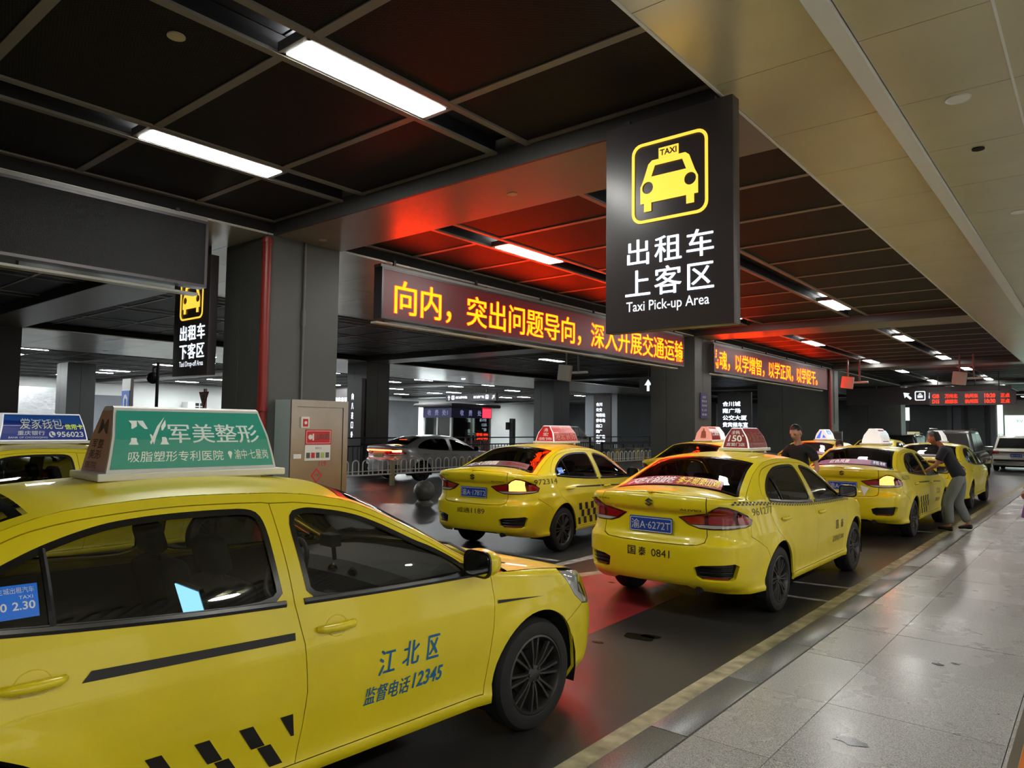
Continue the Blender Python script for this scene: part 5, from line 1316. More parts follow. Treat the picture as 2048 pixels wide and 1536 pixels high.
# left taxi blue bank advert
g, sf_, ef = roof_sign(tl, S, SWH, SBL, L=.92, Wb=.36, Wt=.14, H=.32)
f = sf_(-1); sface('side_face', f, -.485, .485, .04, .95, SBL, g)
flat('sky_streak', [[(-.485, .75), (.48, .60), (.475, .93), (-.48, .94)]], f, mat('sign_azure', '1a55a8', rough=.4, emit=.06), g, .0006, .001)
lets('advert_outline', [('爱家钱包', -.30, .235, .42, .90, .045)], f, BKI, g, .0012); lets('advert_lettering', [('爱家钱包', -.29, .225, .43, .89, .005)], f, GW, g, .0024)
lets('card_lettering', [('信用卡', .25, .475, .42, .62, .015)], f, LIM, g); lets('bank_lettering', [('重庆银行', -.31, .0, .21, .37, .005), ('BANK OF CHONGQING', -.40, .03, .09, .16, .0), ('956023', .14, .46, .14, .34, .02)], f, GW, g)
flat('phone_disc', [circ(.085, .24, .038, 20, .11)], f, GW, g, .0012, .002); flat('phone_symbol', [[(.06, .30), (.075, .32), (.083, .27), (.078, .25), (.095, .20), (.105, .21), (.115, .17), (.10, .15), (.08, .18), (.065, .24)]], f, SBL, g, .0024, .003)
# ---- plates, badges, bumper codes
R = rfun(S); SD = sfun(S, -1)
BDG = mat('badge_dark_chrome', '4a4636', rough=.3, metal=.8)
NUMS = {t1: '渝A·6272T', t2: '渝A·178T2', t3: '渝A·T9790', t4: '渝A·T5183', t5: '渝A·T3306', t6: '渝A·T7025', t7: '渝A·T4419', tl: '渝A·T8112', t8: '渝A·T2264', near: '渝A·T6037'}
for t, s in NUMS.items():
    plate(t, S, s); emblem(t, S, CHR if t in (t1, near) else BDG)
for t in (t1, t2):
    letters('badge_lettering', [('ALIVIO', .30, .50, .99, 1.01, .01), ('长安铃木', -.60, -.44, 1.04, 1.06, .01)], lambda a, b, h=0: R(a, b, .003), BDG, t)
letters('bumper_lettering', [('国', -.22, -.135, .555, .635, .012), ('泰', -.105, -.025, .555, .635, .012), ('0841', .03, .21, .56, .628, .0)], R, BLKP, t1)
letters('bumper_lettering', [('威通', -.25, -.03, .56, .63, -.0), ('1189', .0, .22, .565, .63, .0)], R, BLKP, t2)
# rear window strips
TF = tfun(S)
WR = mat('window_strip_red', '8e1222', rough=.35, emit=.08); WRW = mat('window_strip_white', 'e8dcd8', rough=.5, emit=.12); WRY = mat('window_strip_yellow', 'e8d020', rough=.5, emit=.12)
def strip(t, P, m, name='window_strip', n=16, off=.002):
    (u0, t0_, t1_), (u1, t2_, t3_) = P; v = []
    for k in range(n+1):
        u = u0+(u1-u0)*k/n; a = t0_+(t2_-t0_)*k/n; b = t1_+(t3_-t1_)*k/n
        v += [TF(u, a, off-.004), TF(u, (a+b)/2, off-.004), TF(u, b, off-.004)]
    me = bpy.data.meshes.new(name); me.from_pydata([tuple(p) for p in v], [], [(3*k+j, 3*k+j+1, 3*k+j+4, 3*k+j+3) for k in range(n) for j in (0, 1)]); me.materials.append(m); return link(name, me, None, t)
strip(t1, ((-.98, .05, .30), (.70, .03, .28)), WR)
letters('strip_lettering', [('不吃火锅就吃', -.90, -.12, .07, .27, .015, .2)], lambda a, b, h=0: TF(a, b, .003), WRW, t1)
letters('strip_lettering', [('李子坝梁山鸡', -.08, .66, .07, .27, .015, .2)], lambda a, b, h=0: TF(a, b, .003), WRY, t1)
strip(t2, ((-.95, .04, .26), (.80, .04, .26)), mat('window_strip_grey', '6a625e', rough=.5)); letters('strip_lettering', [('庆大团圆', -.9, -.1, .07, .24, .02)], lambda a, b, h=0: TF(a, b, .003), MATS['window_strip_grey'] if 0 else WRW, t2); letters('strip_lettering', [('三百六十一', .0, .75, .07, .24, .02)], lambda a, b, h=0: TF(a, b, .003), WR, t2)
strip(t3, ((-.9, .05, .30), (.85, .05, .30)), mat('window_strip_purple', '7a3058', rough=.5, emit=.15)); strip(t3, ((.45, .06, .30), (.85, .06, .30)), mat('window_strip_navy', '1c2070', rough=.5), off=.004)
letters('strip_lettering', [('不怕', .5, .65, .10, .27, .02), ('维修', .68, .82, .10, .27, .02), ('红色风景', -.6, -.1, .1, .26, .02)], lambda a, b, h=0: TF(a, b, .005), WRW, t3)
strip(t5, ((-.8, .05, .2), (.7, .05, .2)), MATS['window_strip_grey'])
strip(t6, ((-.8, .05, .25), (.8, .05, .25)), MATS['window_strip_purple'])
# flank markings
def flank(t, items, m=BLKP, name='flank_lettering', off=.003): return letters(name, items, lambda a, b, h=0: SD(a, b, off-.004+h), m, t)
BLUP = mat('stencil_blue', '14639a', rough=.6)
flank(near, [('江', .20, .295, .575, .69, .02, .12), ('北', .335, .44, .585, .70, .02, .12), ('区', .485, .57, .585, .70, .03, .12)], BLUP)
flank(near, [('监督电话', .13, .395, .455, .535, .015, .15), ('12345', .41, .60, .465, .54, .02, .15)], BLUP)
flank(t1, [('961277', -1.87, -1.44, .945, 1.01, .0)], mat('print_olive', '6b6422', rough=.5)); flank(t1, [('国', .48, .58, .60, .70, .01), ('泰', .68, .78, .60, .70, .01), ('监督电话12345', .39, .84, .46, .53, .0)])
flank(t2, [('972314', -2.0, -1.46, .955, 1.025, .0)])
flank(t3, [('962701', -1.9, -1.5, .95, 1.02, .0)], MATS['print_olive']); flank(t3, [('江北', .45, .8, .60, .70, .0), ('监督电话12345', .39, .84, .46, .53, .0)])
def fdecal(t, P, m=BLKP, name='flank_stripe', off=.0028):
    sh = Sheet(); 
    for p in P: sh.add(panel(S, p, gap=0, flange=0, cs=.12, seg=.08, F=lambda a, z: S.side(a, z, off)), mirror=True)
    return sh.build(name, m, t)
stripe = [(-1.02, .842), (-.222, .822), (-.222, .852), (-.99, .875)]
spear = [(.985, .772), (1.37, .752), (.985, .79)]
chk = []
for r_, (zb_, zt_) in enumerate(((.43, .525), (.333, .427))):
    for k in range(8):
        x0 = -.245-.175*k-(.0 if r_ == 0 else -.085)-.0
        P = [(x0-.04, zt_), (x0+.018, zt_), (x0+.078, zb_), (x0+.02, zb_)]
        P = [(min(a, -.212), b) for a, b in P]
        if x0 > -.98 and max(p[0] for p in P)-min(p[0] for p in P) > .02: chk.append(P)
fdecal(near, [stripe]); fdecal(near, [spear]); fdecal(near, chk, name='checker_band')
def chk2(x0, x1, n, z0, z1, sk=0):
    w = (x1-x0)/n; h = (z1-z0)/2; return [[(x0+w*k, z0+h*((k+j) % 2 and 1 or 0)), (x0+w*(k+1)-.002, z0+h*((k+j) % 2 and 1 or 0)), (x0+w*(k+1)-.002, z0+h*((k+j) % 2 and 1 or 0)+h-.002), (x0+w*k, z0+h*((k+j) % 2 and 1 or 0)+h-.002)] for k in range(n) for j in (0,)]
# thin chequer along the belt of the second taxi
zz = lambda a: .035+S.zt(a) if False else (S.zt(a)-.034)
NAVP = mat('print_navy', '16203c', rough=.4); SLVP = mat('print_pale', 'b4b8a8', rough=.4)
b = MB(); n = 92
for k in range(n):
    a0 = -2.2+3.35*k/n; a1 = a0+3.35/n*.92
    for j in range(2):
        if (k+j) % 2: continue
        zc = zz(a0)-.003+(.017 if j else 0) - (.0 if a0 > -1.5 else .012)
        b.add([SD(a0, zc), SD(a1, zc), SD(a1, zc+.016), SD(a0, zc+.016)], [(0, 1, 2, 3)])
o = b.build('belt_chequer', NAVP, t1); o['kind'] = 'stuff'
for t in (t2, t3):
    fdecal(t, [[(-.98, .872), (-.222, .842), (-.222, .868), (-.96, .885)], [(-.20, .842), (.92, .80), (.92, .815), (-.20, .868)]])
    c = [[(x0, z0), (x0+.085, z0), (x0+.055, z0+.10), (x0-.03, z0+.10)] for j, z0 in enumerate((.33, .435, .54)) for x0 in [-.90+.18*k+(.09 if j % 2 else 0) for k in range(4)]]
    fdecal(t, c, name='checker_band')
# fare sticker on nearest quarter glass, seat screen, brake lights
FS = mat('fare_sticker_blue', '1a62c0', rough=.4, emit=.12)
sh = Sheet(); sh.add(panel(S, rect(-1.30, -1.135, 1.075, 1.175), gap=0, flange=0, F=lambda a, z: S.side(a, z, -.005)), mirror=True); o = sh.build('fare_sticker', FS, near)
letters('sticker_lettering', [('重庆主城出租汽车', -1.285, -1.145, 1.15, 1.168, .01), ('TAXI', -1.19, -1.15, 1.132, 1.142, 0), ('2.00', -1.29, -1.225, 1.10, 1.125, .02), ('2.30', -1.21, -1.145, 1.10, 1.125, .02)], lambda a, b, h=0: SD(a, b, -.0075+h), PLW, o)
flank(t2, [('2.00', -1.33, -1.26, 1.09, 1.11, .0)], PLW, off=.0) if 0 else None
for t in (t2, t5): 
    sh = Sheet(); sh.add(panel(S, rect(-1.34, -1.2, 1.08, 1.16), gap=0, flange=0, F=lambda a, z: S.side(a, z, -.005)), mirror=True); o = sh.build('fare_sticker', FS, t)
    letters('sticker_lettering', [('2.00 2.30', -1.33, -1.21, 1.10, 1.13, .02)], lambda a, b, h=0: SD(a, b, -.0075+h), PLW, o)
SBK = mat('seat_screen_glow', '8ec8f4', emit=.9, ecol='8fd0ff')
o = MB(); M = Matrix.Translation((-.43, -.36, .93)) @ Matrix.Rotation(math.radians(-18), 4, 'Y'); o.box(-.02, .0, -.13, .13, -.09, .09, M=M); sc_ = o.build('seat_screen', BLK, near); o = MB(); o.box(-.024, -.02, -.12, .12, -.08, .08, M=M); o.build('screen_face', SBK, sc_)
RDG = mat('meter_digits', '200000', emit=6, ecol=(1, .03, .05, 1)); o = letters('meter_digits', [('12', -.08, -.02, .70, .73, .02)], lambda a, z, h=0: Vector((.498, -a, z)), RDG, near)
for t in (t2, t3):
    for c in [c for c in kids(t) if c.name.startswith('tail_lamp')]:
        for q in kids(c):
            if q.name.startswith('turn_lens') and sum(v.co.y for v in q.data.vertices) < 0:
                q.data = q.data.copy(); q.data.materials[0] = TLI
# open front window of taxi the man reaches into: warning label beside plate
flat('rear_sticker', [[(.27, .86), (.40, .83), (.33, .70)]], R, WHT, t3, .0, .001); flat('rear_sticker_eye', [circ(.335, .80, .025, 12)], R, BLK, t3, .001, .002)

# ================================================================== OTHER VEHICLES
SIL = mat('silver_grey_paint', 'a6a7aa', rough=.3, metal=.45, coat=.6); WPT = mat('pearl_white_paint', 'dcd8cf', rough=.3, coat=.6); GPT = mat('grey_metallic_paint', '6c7272', rough=.3, metal=.5, coat=.6)
SEDAN2 = dict(SEDAN)
def restyle(D, sx, sy, sz):
    E_ = dict(D); E_['outline'] = [(x*sx, y*sy) for x, y in D['outline']]; E_['zt'] = [(a*sx, z*sz) for a, z in D['zt']]
    return E_
def repaint(o, m, g=None):
    for c in kids(o):
        if c.type == 'MESH' and c.data.materials and c.data.materials[0] in (YEL, GLS, GLSR):
            c.data = c.data.copy()
            c.data.materials[0] = m if c.data.materials[0] == YEL else (g or GLSD)
        repaint(c, m, g)
repaint(gsed, SIL)
gsed.location = (-17.4, 17.2, 0); gsed.rotation_euler = (0, 0, 1.495); gsed.scale = (1.07, 1.08, .985)
tag(gsed, 'silver grey sedan with a full width red light bar behind the hoop fence', 'car')
LB = mat('light_bar_red', 'ff2a08', emit=8, ecol=(1, .10, .02, 1))
b = MB(); pts = [S.side(-AR+abs(q), .985, .012) for q in [-.85+.1*k for k in range(18)]]
b.tube([Vector((p.x, math.copysign(p.y, -.85+.1*k), p.z)) for k, p in enumerate(pts)], .016, 6); b.build('light_bar', LB, gsed)
for sg in (-1, 1):
    b = MB(); pp = [S.side(-AR+q, .965, .014) for q in (.62, .72, .82, .92)]; b.tube([Vector((p.x, sg*p.y, p.z)) for p in pp], .028, 8); b.build('brake_lamp', mat('brake_lamp_glow', 'ffb060', emit=8, ecol=(1, .35, .08, 1)), gsed)
b = MB(); b.box(-1.42, -1.38, -.16, .16, 1.30, 1.33); b.build('high_brake_lamp', LB, gsed)
plate(gsed, S, '渝AD·80315', mat('plate_green', '7fae4a', rough=.5))
def wagon(label, x, y, rz, L, Wd, H, paint, belt=.98, cat='car', loc_plate='渝A·73K20', rails=True, bar=None):
    t = thing('van' if cat == 'van' else 'estate_car', label, cat, (x, y, 0), rz)
    # side profile, x forward
    hx, hw = L/2, Wd/2
    def body(prof, w0, w1, name, m, zt, bev=.06):
        bm = bmesh.new(); n = len(prof)
        vs = [[bm.verts.new((px, sg*(w0+(w1-w0)*max(0, min(1, (pz-zt[0])/(zt[1]-zt[0])))), pz)) for px, pz in prof] for sg in (-1, 1)]
        bm.faces.new(vs[0]); bm.faces.new(vs[1][::-1])
        for k in range(n): bm.faces.new((vs[0][k], vs[1][k], vs[1][(k+1) % n], vs[0][(k+1) % n]))
        bmesh.ops.recalc_face_normals(bm, faces=bm.faces)
        bmesh.ops.bevel(bm, geom=list(bm.edges), offset=bev, segments=3, affect='EDGES', profile=.6)
        me = bpy.data.meshes.new(name); bm.to_mesh(me); bm.free()
        for p in me.polygons: p.use_smooth = True
        return link(name, me, m, t)
    lower = [(-hx, .34), (-hx-.02, .62), (-hx+.05, belt), (hx*.45, belt), (hx*.95, belt-.20), (hx, .6), (hx-.03, .28), (-hx+.1, .26)]
    body(lower, hw-.02, hw-.06, 'body_shell', paint, (.26, belt), .07)
    upper = [(-hx+.12, belt-.05), (-hx+.30, H-.06), (-hx+.7, H), (hx*.10, H-.03), (hx*.52, belt-.05)]
    body(upper, hw-.09, hw-.24, 'cabin', paint, (belt, H), .05)
    # glazing
    iy = lambda z: hw-.085-.15*(z-belt)/(H-belt)
    for sg in (-1, 1):
        for (a, c) in ((-hx+.42, -hx*.42), (-hx*.40, hx*.02), (hx*.04, hx*.40)):
            z1 = H-.13; ta = .14 if a < -hx*.5 else 0; tc = (hx*.30) if c > hx*.2 else 0
            P = [(a, belt+.03), (c, belt+.03), (c-tc, z1), (a+ta*.6, z1)]
            v = [(px, sg*(iy(pz)+.008), pz) for px, pz in P]+[(px, sg*(iy(pz)-.02), pz) for px, pz in P]
            MB().add(v, [(0, 1, 2, 3), (4, 5, 6, 7), (0, 1, 5, 4), (1, 2, 6, 5), (2, 3, 7, 6), (3, 0, 4, 7)]).build('side_window', BLK, t)
    def face_x(name, m, pts, off):  # rear sloping pane
        (z0, x0_), (z1, x1_) = pts; w0, w1 = hw-.20, hw-.32
        v = [(x0_-off, -w0, z0), (x0_-off, w0, z0), (x1_-off, w1, z1), (x1_-off, -w1, z1), (x0_+.02, -w0, z0), (x0_+.02, w0, z0), (x1_+.02, w1, z1), (x1_+.02, -w1, z1)]
        return MB().add(v, [(0, 1, 2, 3), (4, 5, 6, 7), (0, 1, 5, 4), (1, 2, 6, 5), (2, 3, 7, 6), (3, 0, 4, 7)]).build(name, m, t)
    face_x('rear_window', BLK, ((belt+.06, -hx+.15), (H-.12, -hx+.265)), .012)
    face_x('windshield', BLK, ((belt+.04, hx*.50), (H-.10, hx*.17)), -.035)
    for sg in (-1, 1):
        MB().box(-hx-.03, -hx+.12, sg*(hw-.30), sg*(hw-.02), .80, .93, bev=.015).build('tail_lamp', TLR, t, smooth=True)
        MB().box(hx-.25, hx-.02, sg*(hw-.30), sg*(hw-.05), .62, .74, bev=.02).build('headlamp', HLG, t, smooth=True)
        MB().box(hx*.36, hx*.42, sg*(hw-.05), sg*(hw+.15), belt+.02, belt+.15, bev=.03).build('side_mirror', paint, t, smooth=True)
        if rails: MB().tube([(-hx+.6, sg*(hw-.26), H-.0), (-hx+.7, sg*(hw-.26), H+.05), (0, sg*(hw-.26), H+.055), (hx*.08, sg*(hw-.26), H-.0)], .015, 6).build('roof_rail', CHR, t)
        for wx in (hx*.60, -hx*.60): wheel(t, wx, sg*(hw-.01), sg, R=.33, rim=.22, spokes=6)
    if bar: box('rear_garnish', bar, -hx-.035, -hx+.02, -hw+.3, hw-.3, .85, .90, t)
    box('bumper_trim', BLK, -hx-.04, -hx+.02, -hw+.1, hw-.1, .46, .55, t); box('chrome_strip', CHR, -hx-.045, -hx, -hw+.15, hw-.15, .40, .43, t); box('underbody', DRK, -hx+.2, hx-.2, -hw+.15, hw-.15, .2, .3, t)
    o = MB().prism(rrect(-.22, .22, .66, .80, .01), 0, .01, lambda a, z, h: Vector((-hx-.03-h, -a, z))).build('license_plate', PLB, t); letters('plate_characters', [(loc_plate, -.2, .2, .69, .77, .01)], lambda a, z, h=0: Vector((-hx-.043, -a, z)), PLW, o)
    return t
wagon('white crossover seen from behind at the far right end of the lane', -3.05, 41.5, 1.57, 4.6, 1.9, 1.62, WPT, belt=1.0, bar=TLD)
wagon('grey people carrier with roof rails ahead of the farthest kerb taxi', -4.55, 33.5, 1.57, 4.8, 1.86, 1.82, GPT, belt=1.02)
wagon('small white van seen far off left of the tall lettered panel', -26.2, 37.5, 1.5, 4.4, 1.7, 1.85, WPT, belt=1.05, cat='van')
wagon('black car half hidden behind the white-signed taxi roof', -7.3, 38.6, 1.57, 4.7, 1.85, 1.62, mat('black_paint', '101012', rough=.2, coat=1), belt=1.0)
# ================================================================== PEOPLE
SKN = mat('skin', 'b98a72', rough=.55); SKN2 = mat('skin_tanned', 'a06a50', rough=.55); HAIR = mat('black_hair', '0d0b0b', rough=.6); BTS = mat('black_tshirt', '0f0f12', rough=.8)
POL = mat('navy_polo', '14151f', rough=.8); TRO = mat('grey_trousers', '6f7370', rough=.8); SHO = mat('black_shoe', '101012', rough=.5); SOLE = mat('white_sole', 'd8d8d8', rough=.6)
PUR = mat('purple_skirt', '6b4390', rough=.7); GSH = mat('grey_shirt', '8b8780', rough=.8); LIP = mat('lip', '8a4a40', rough=.5); DTR = mat('dark_trousers', '1b1c20', rough=.8)
def skin(name, V, E, R_, m, parent, sub=2, rt=0):
    bm = bmesh.new(); ly = bm.verts.layers.skin.verify(); vs = []
    for i, (p, r) in enumerate(zip(V, R_)):
        v = bm.verts.new(p); r2 = r if isinstance(r, tuple) else (r, r); v[ly].radius = r2; v[ly].use_root = (i == rt); vs.append(v)
    for a, b in E: bm.edges.new((vs[a], vs[b]))
    me = bpy.data.meshes.new(name); bm.to_mesh(me); bm.free()
    o = bpy.data.objects.new(name, me); C.objects.link(o)
    s = o.modifiers.new('s', 'SKIN'); s.use_smooth_shade = True; s.branch_smoothing = .6
    u = o.modifiers.new('u', 'SUBSURF'); u.levels = sub; u.render_levels = sub
    m2 = bpy.data.meshes.new_from_object(o.evaluated_get(bpy.context.evaluated_depsgraph_get()))
    bpy.data.objects.remove(o); bpy.data.meshes.remove(me); m2.name = name; m2.materials.clear()
    for p in m2.polygons: p.use_smooth = True
    return link(name, m2, m, parent)
def lerp(a, b, t): return Vector(a)+(Vector(b)-Vector(a))*t
def ell(name, c, r, m, parent, M=None, seg=14, keep=None):
    bm = bmesh.new(); bmesh.ops.create_uvsphere(bm, u_segments=seg, v_segments=10, radius=1)
    for v in bm.verts: v.co = Vector((v.co.x*r[0], v.co.y*r[1], v.co.z*r[2]))
    if keep: bmesh.ops.delete(bm, geom=[v for v in bm.verts if not keep(v.co)], context='VERTS')
    me = bpy.data.meshes.new(name); bm.to_mesh(me); bm.free()
    for p in me.polygons: p.use_smooth = True
    o = link(name, me, m, parent); o.matrix_local = Matrix.Translation(c) @ (M or Matrix.Identity(4)); return o
def head(t, c, yaw, pitch, sk, longhair=False, part=1.0):
    """head as its own lofted form with face; c = centre"""
    M = Matrix.Translation(c) @ Matrix.Rotation(yaw, 4, 'Z') @ Matrix.Rotation(pitch, 4, 'Y')
    # +x is forward
    bm = bmesh.new(); bmesh.ops.create_uvsphere(bm, u_segments=28, v_segments=20, radius=1)
    for v in bm.verts:
        x, y, z = v.co
        X, Y, Z = x*.098, y*.078, z*.118
        if z < 0: k = 1+.28*z; Y *= k; X *= 1+.10*z; X += .012*(-z) if x > 0 else .0
        if x > .55:
            X -= .008*(x-.55)
            n = math.exp(-((y/.20)**2))*math.exp(-(((z+.08)/.22)**2)); X += .026*n            # nose
            b = math.exp(-((z-.16)/.10)**2); X += .006*b                                       # brow
            e = math.exp(-(((abs(y)-.42)/.16)**2))*math.exp(-((z-.03)/.09)**2); X -= .012*e    # sockets
            l = math.exp(-((y/.34)**2))*math.exp(-((z+.50)/.07)**2); X += .008*l               # lips
            ch = math.exp(-((y/.4)**2))*math.exp(-((z+.86)/.16)**2); X += .012*ch
        v.co = Vector((X, Y, Z))
    me = bpy.data.meshes.new('head'); bm.to_mesh(me); bm.free()
    for p in me.polygons: p.use_smooth = True
    h = link('head', me, sk, t); h.matrix_local = M
    for sg in (-1, 1):
        o = ell('ear', (0, 0, 0), (.022, .010, .034), sk, h, seg=10); o.location = (-.005, sg*.078, -.005)
        o = ell('eye', (0, 0, 0), (.008, .013, .006), BLKP, h, seg=8); o.location = (.083, sg*.033, .006)
        o = ell('eyebrow', (0, 0, 0), (.006, .018, .004), HAIR, h, seg=8); o.location = (.090, sg*.034, .026)
    o = ell('lips', (0, 0, 0), (.006, .022, .007), LIP, h, seg=8); o.location = (.097, 0, -.057)
    hk = (lambda c_: c_.z > .01 or c_.x < -.015) if not longhair else (lambda c_: c_.z > .005 or c_.x < .02)
    o = ell('hair', (-.008, 0, .014), (.105, .086, .122), HAIR, h, seg=24, keep=lambda c_: hk(c_) and c_.z > (-.075 if not longhair else -.2) and not (c_.x > .055 and c_.z < .055))
    if longhair:
        skin('long_hair', [(-.02, 0, .05), (-.055, 0, -.04), (-.035, 0, -.15), (.0, 0, -.25)], [(0, 1), (1, 2), (2, 3)], [(.07, .06), (.085, .05), (.085, .045), (.06, .03)], HAIR, h)
    return h
def hand(t, wrist, d, up, sg, sk, curl=.5):
    """palm and five fingers; d = pointing direction, up = back of the hand normal"""
    d = Vector(d).normalized(); up = Vector(up); up = (up-d*up.dot(d)).normalized(); s = d.cross(up).normalized()*sg
    w = Vector(wrist); V = [w, w+d*.035, w+d*.075]; E = [(0, 1), (1, 2)]; R_ = [(.024, .017), (.034, .016), (.038, .015)]
    for k, (o_, l) in enumerate(((-.030, .062), (-.010, .074), (.010, .070), (.028, .055))):
        b = w+d*.082+s*o_; p1 = b+(d*math.cos(curl*.5)-up*math.sin(curl*.5))*l*.5; p2 = p1+(d*math.cos(curl*1.6)-up*math.sin(curl*1.6))*l*.5
        n = len(V); V += [b, p1, p2]; E += [(2, n), (n, n+1), (n+1, n+2)]; R_ += [(.010, .010), (.009, .009), (.0075, .0075)]
    n = len(V); b = w+d*.03-s*.028; V += [b, b+(d*.6-s*.7).normalized()*.035-up*.008, b+(d*.9-s*.35).normalized()*.062-up*.014]; E += [(1, n), (n, n+1), (n+1, n+2)]; R_ += [(.012, .012), (.011, .011), (.009, .009)]
    return skin('hand', V, E, R_, sk, t, sub=2)
def person(label, J, loc, rz, top, bottom, sk=SKN, face=(0, 0), longhair=False, shoes=True, skirt=None, trou=True, group=None, sleeve=.5, hands=None):
    """J: joints in metres in the figure's own frame, +x = the way it faces, y left"""
    t = thing('person', label, 'person', loc, rz)
    g = lambda k: Vector(J[k])
    # body: pelvis root, spine, neck, arms, legs in one skinned surface
    K = ['pelvis', 'waist', 'chest', 'neck', 'skull']; V = [g(k) for k in K[:4]]+[g('head')-Vector((0, 0, .02))]
    E = [(0, 1), (1, 2), (2, 3), (3, 4)]; R_ = [(.125, .085), (.105, .078), (.115, .078), (.050, .050), (.055, .055)]
    for s in 'LR':
        n = len(V); V += [g('sh'+s), g('el'+s), g('wr'+s)]; E += [(2, n), (n, n+1), (n+1, n+2)]; R_ += [.046, .038, .026]
        n = len(V); V += [g('hip'+s), lerp(J['hip'+s], J['kn'+s], .5), g('kn'+s), lerp(J['kn'+s], J['an'+s], .35), g('an'+s), g('to'+s)]; E += [(0, n), (n, n+1), (n+1, n+2), (n+2, n+3), (n+3, n+4), (n+4, n+5)]; R_ += [.085, .072, .052, .050, .034, (.035, .022)]
    skin('body', V, E, R_, sk, t, sub=1)
    # top
    up = (g('neck')-g('chest')).normalized()
    V = [lerp(J['pelvis'], J['waist'], -.25), lerp(J['pelvis'], J['waist'], .45), g('waist'), g('chest')-up*.03, g('chest')+up*.09, lerp(J['chest'], J['neck'], .86)]; E = [(0, 1), (1, 2), (2, 3), (3, 4), (4, 5)]; R_ = [(.178, .128), (.172, .122), (.162, .120), (.178, .128), (.130, .100), (.072, .068)]
    for s in 'LR':
        if sleeve <= 0: continue
        n = len(V); V += [g('sh'+s)+Vector((0, 0, -.01)), lerp(J['sh'+s], J['el'+s], sleeve*.5), lerp(J['sh'+s], J['el'+s], sleeve), lerp(J['sh'+s], J['el'+s], sleeve+.1)]; E += [(4, n), (n, n+1), (n+1, n+2), (n+2, n+3)]; R_ += [.082, .076, .070, .066]
    skin('shirt', V, E, R_, top, t, sub=2)
    if trou:
        V = [g('pelvis'), lerp(J['pelvis'], J['waist'], .5)]; E = [(0, 1)]; R_ = [(.158, .112), (.148, .104)]
        for s in 'LR': n = len(V); V += [g('hip'+s), lerp(J['hip'+s], J['kn'+s], .5), g('kn'+s), lerp(J['kn'+s], J['an'+s], .5), lerp(J['kn'+s], J['an'+s], .93)]; E += [(0, n), (n, n+1), (n+1, n+2), (n+2, n+3), (n+3, n+4)]; R_ += [.108, .104, .092, .084, .078]
        skin('trousers', V, E, R_, bottom, t, sub=2)
    if skirt:
        V = [g('waist'), g('pelvis'), lerp(J['pelvis'], lerp(J['knL'], J['knR'], .5), .5), lerp(J['pelvis'], lerp(J['knL'], J['knR'], .5), 1.05)]
        v = []; n = 28; rad = [(.135, .115), (.175, .145), (.21, .18), (.25, .22)]
        for p, (a, b_) in zip(V, rad):
            for k in range(n): q = 2*PI*k/n; w_ = 1+.06*math.sin(7*q)*(1 if a > .2 else 0); v.append(p+Vector((b_*w_*math.cos(q), a*w_*math.sin(q), 0)))
        MB().add(v, [(i*n+k, i*n+(k+1) % n, (i+1)*n+(k+1) % n, (i+1)*n+k) for i in range(3) for k in range(n)]).build('skirt', bottom, t, smooth=True, ang=80)
    if shoes:
        for s in 'LR':
            a, b_ = g('an'+s), g('to'+s); d = (b_-a); d.z = 0; d = d.normalized(); base_ = a.z-.085
            skin('shoe', [a+Vector((0, 0, -.045))-d*.05, a+Vector((0, 0, -.045)), lerp(a, b_, .6)+Vector((0, 0, -.01)), b_+d*.03], [(0, 1), (1, 2), (2, 3)], [(.036, .036), (.042, .044), (.046, .036), (.038, .028)], SHO, t, sub=2, rt=1)
    yaw, pitch = face
    head(t, g('head')+Vector((0, 0, .01)), yaw, pitch, sk, longhair)
    for s, sg in (('L', 1), ('R', -1)):
        d = g('wr'+s)-g('el'+s); hd = (hands or {}).get(s, {})
        hand(t, g('wr'+s), hd.get('d', d), hd.get('up', (0, sg, .2)), sg, sk, hd.get('curl', .5))
    return t
# man in a black T-shirt between the taxis, looking down to his right (towards the left of the picture)
H = 1.82
J = dict(pelvis=(0, 0, .98), waist=(.01, 0, 1.14), chest=(.03, 0, 1.38), neck=(.06, 0, 1.54), head=(.11, 0, 1.68), shL=(.03, .19, 1.47), shR=(.03, -.19, 1.47), elL=(.0, .27, 1.18), elR=(.02, -.25, 1.18), wrL=(.14, .24, .95), wrR=(.18, -.22, .96),
         hipL=(0, .10, .94), hipR=(0, -.10, .94), knL=(.04, .11, .52), knR=(.0, -.11, .52), anL=(.0, .12, .09), anR=(-.08, -.12, .09), toL=(.14, .14, .04), toR=(.06, -.14, .04))
person('man in a black T-shirt looking down, standing between the taxi queue cars', J, (-3.5, 11.0, 0), PI+1.35+.0, BTS, DTR, face=(0, .45), sleeve=.55)
# man in the dark polo shirt stepping towards the taxi, reaching to its door
J = dict(pelvis=(-.05, 0, .95), waist=(.03, 0, 1.10), chest=(.14, 0, 1.33), neck=(.24, 0, 1.50), head=(.34, 0, 1.60), shL=(.15, .18, 1.42), shR=(.17, -.18, 1.42), elL=(.24, .24, 1.15), elR=(.30, -.26, 1.17), wrL=(.58, .14, .94), wrR=(.50, -.12, 1.20),
         hipL=(-.05, .10, .91), hipR=(-.05, -.10, .91), knL=(.12, .10, .52), knR=(.02, -.12, .50), anL=(.10, .10, .09), anR=(-.14, -.12, .13), toL=(.26, .10, .04), toR=(.0, -.13, .05))
pm = person('man in a dark polo shirt and grey trousers reaching to the taxi door', J, (-2.02, 14.75, .0), PI-.12, POL, TRO, sk=SKN2, face=(0, .30), sleeve=.62, hands={'L': dict(up=(0, .2, 1), curl=.25), 'R': dict(d=(.9, .3, .15), up=(.2, -.2, -1), curl=1.1)})
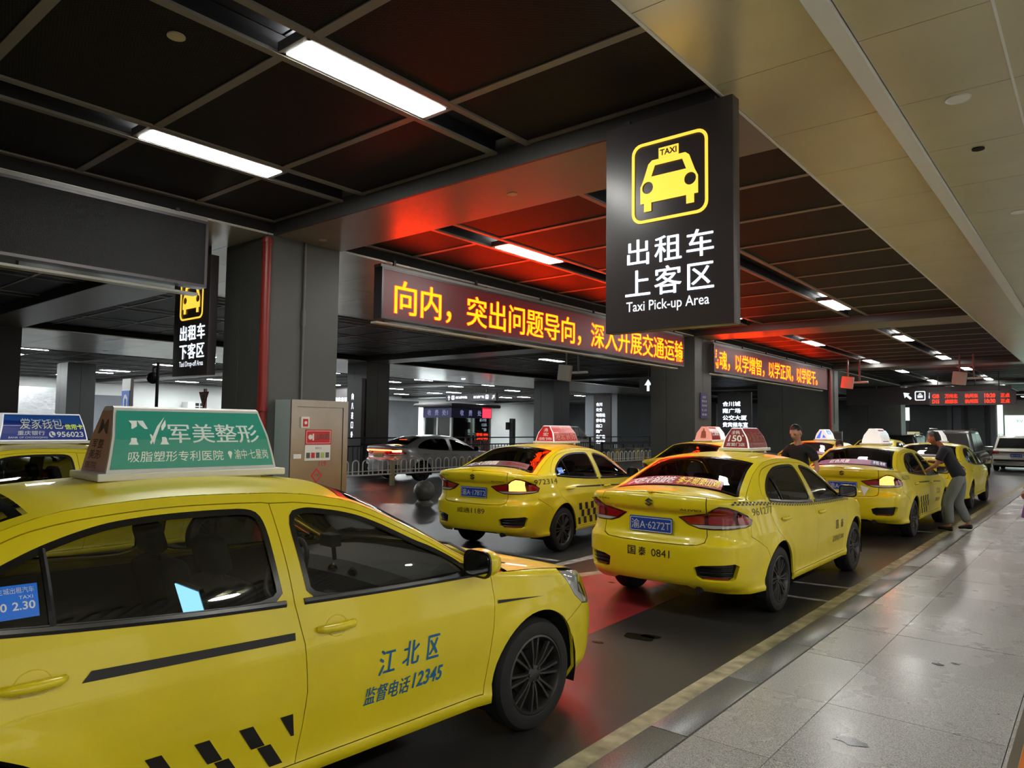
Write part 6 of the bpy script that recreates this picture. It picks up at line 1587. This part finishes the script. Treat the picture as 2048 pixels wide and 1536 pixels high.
# phone in his hand
t = thing('phone', 'black phone held by the man in the dark polo shirt', 'phone', (0, 0, 0))
Mw = Matrix.Translation((-2.02, 14.75, 0)) @ Matrix.Rotation(PI-.12, 4, 'Z')
p_ = Mw @ Vector((.60, -.09, 1.245)); t.location = p_; t.rotation_euler = (.3, -.5, PI-.4)
MB().box(-.075, .075, -.036, .036, -.005, .004, bev=.003).build('phone_case', BLK, t); MB().box(-.07, .07, -.033, .033, .004, .0048).build('phone_screen', mat('phone_glass', '20242c', rough=.1), t)
# woman at the right edge
J = dict(pelvis=(0, 0, .93), waist=(.01, 0, 1.08), chest=(.03, 0, 1.28), neck=(.05, 0, 1.44), head=(.10, 0, 1.57), shL=(.02, .165, 1.37), shR=(.02, -.165, 1.37), elL=(-.02, .22, 1.10), elR=(.0, -.21, 1.10), wrL=(.03, .24, .86), wrR=(.10, -.2, .88),
         hipL=(0, .09, .89), hipR=(0, -.09, .89), knL=(.03, .09, .50), knR=(.0, -.09, .50), anL=(.0, .09, .10), anR=(-.06, -.09, .10), toL=(.13, .10, .04), toR=(.08, -.10, .04))
person('woman with long dark hair, black top and purple skirt at the right edge', J, (-.72, 13.0, .01), PI+.75, BTS, PUR, face=(0, .5), longhair=True, trou=False, skirt=True, sleeve=.12)
# person in a grey shirt bending behind the white-signed taxi
J = dict(pelvis=(-.1, 0, .95), waist=(.0, 0, 1.08), chest=(.2, 0, 1.24), neck=(.36, 0, 1.33), head=(.47, 0, 1.40), shL=(.22, .18, 1.28), shR=(.22, -.18, 1.28), elL=(.32, .22, 1.02), elR=(.35, -.22, 1.02), wrL=(.5, .14, .92), wrR=(.5, -.12, .92),
         hipL=(-.1, .10, .91), hipR=(-.1, -.10, .91), knL=(-.05, .11, .50), knR=(-.05, -.11, .50), anL=(-.1, .11, .09), anR=(-.1, -.11, .09), toL=(.05, .12, .04), toR=(.05, -.12, .04))
person('person in a grey shirt bending over behind the white-signed taxi', J, (-4.55, 17.1, 0), 1.9, GSH, DTR, face=(.0, .7), sleeve=.9)
person('person in dark clothes bending over left of the man in the black T-shirt', J, (-5.02, 14.3, -.06), 2.6, BTS, DTR, face=(.0, .9), sleeve=.9)
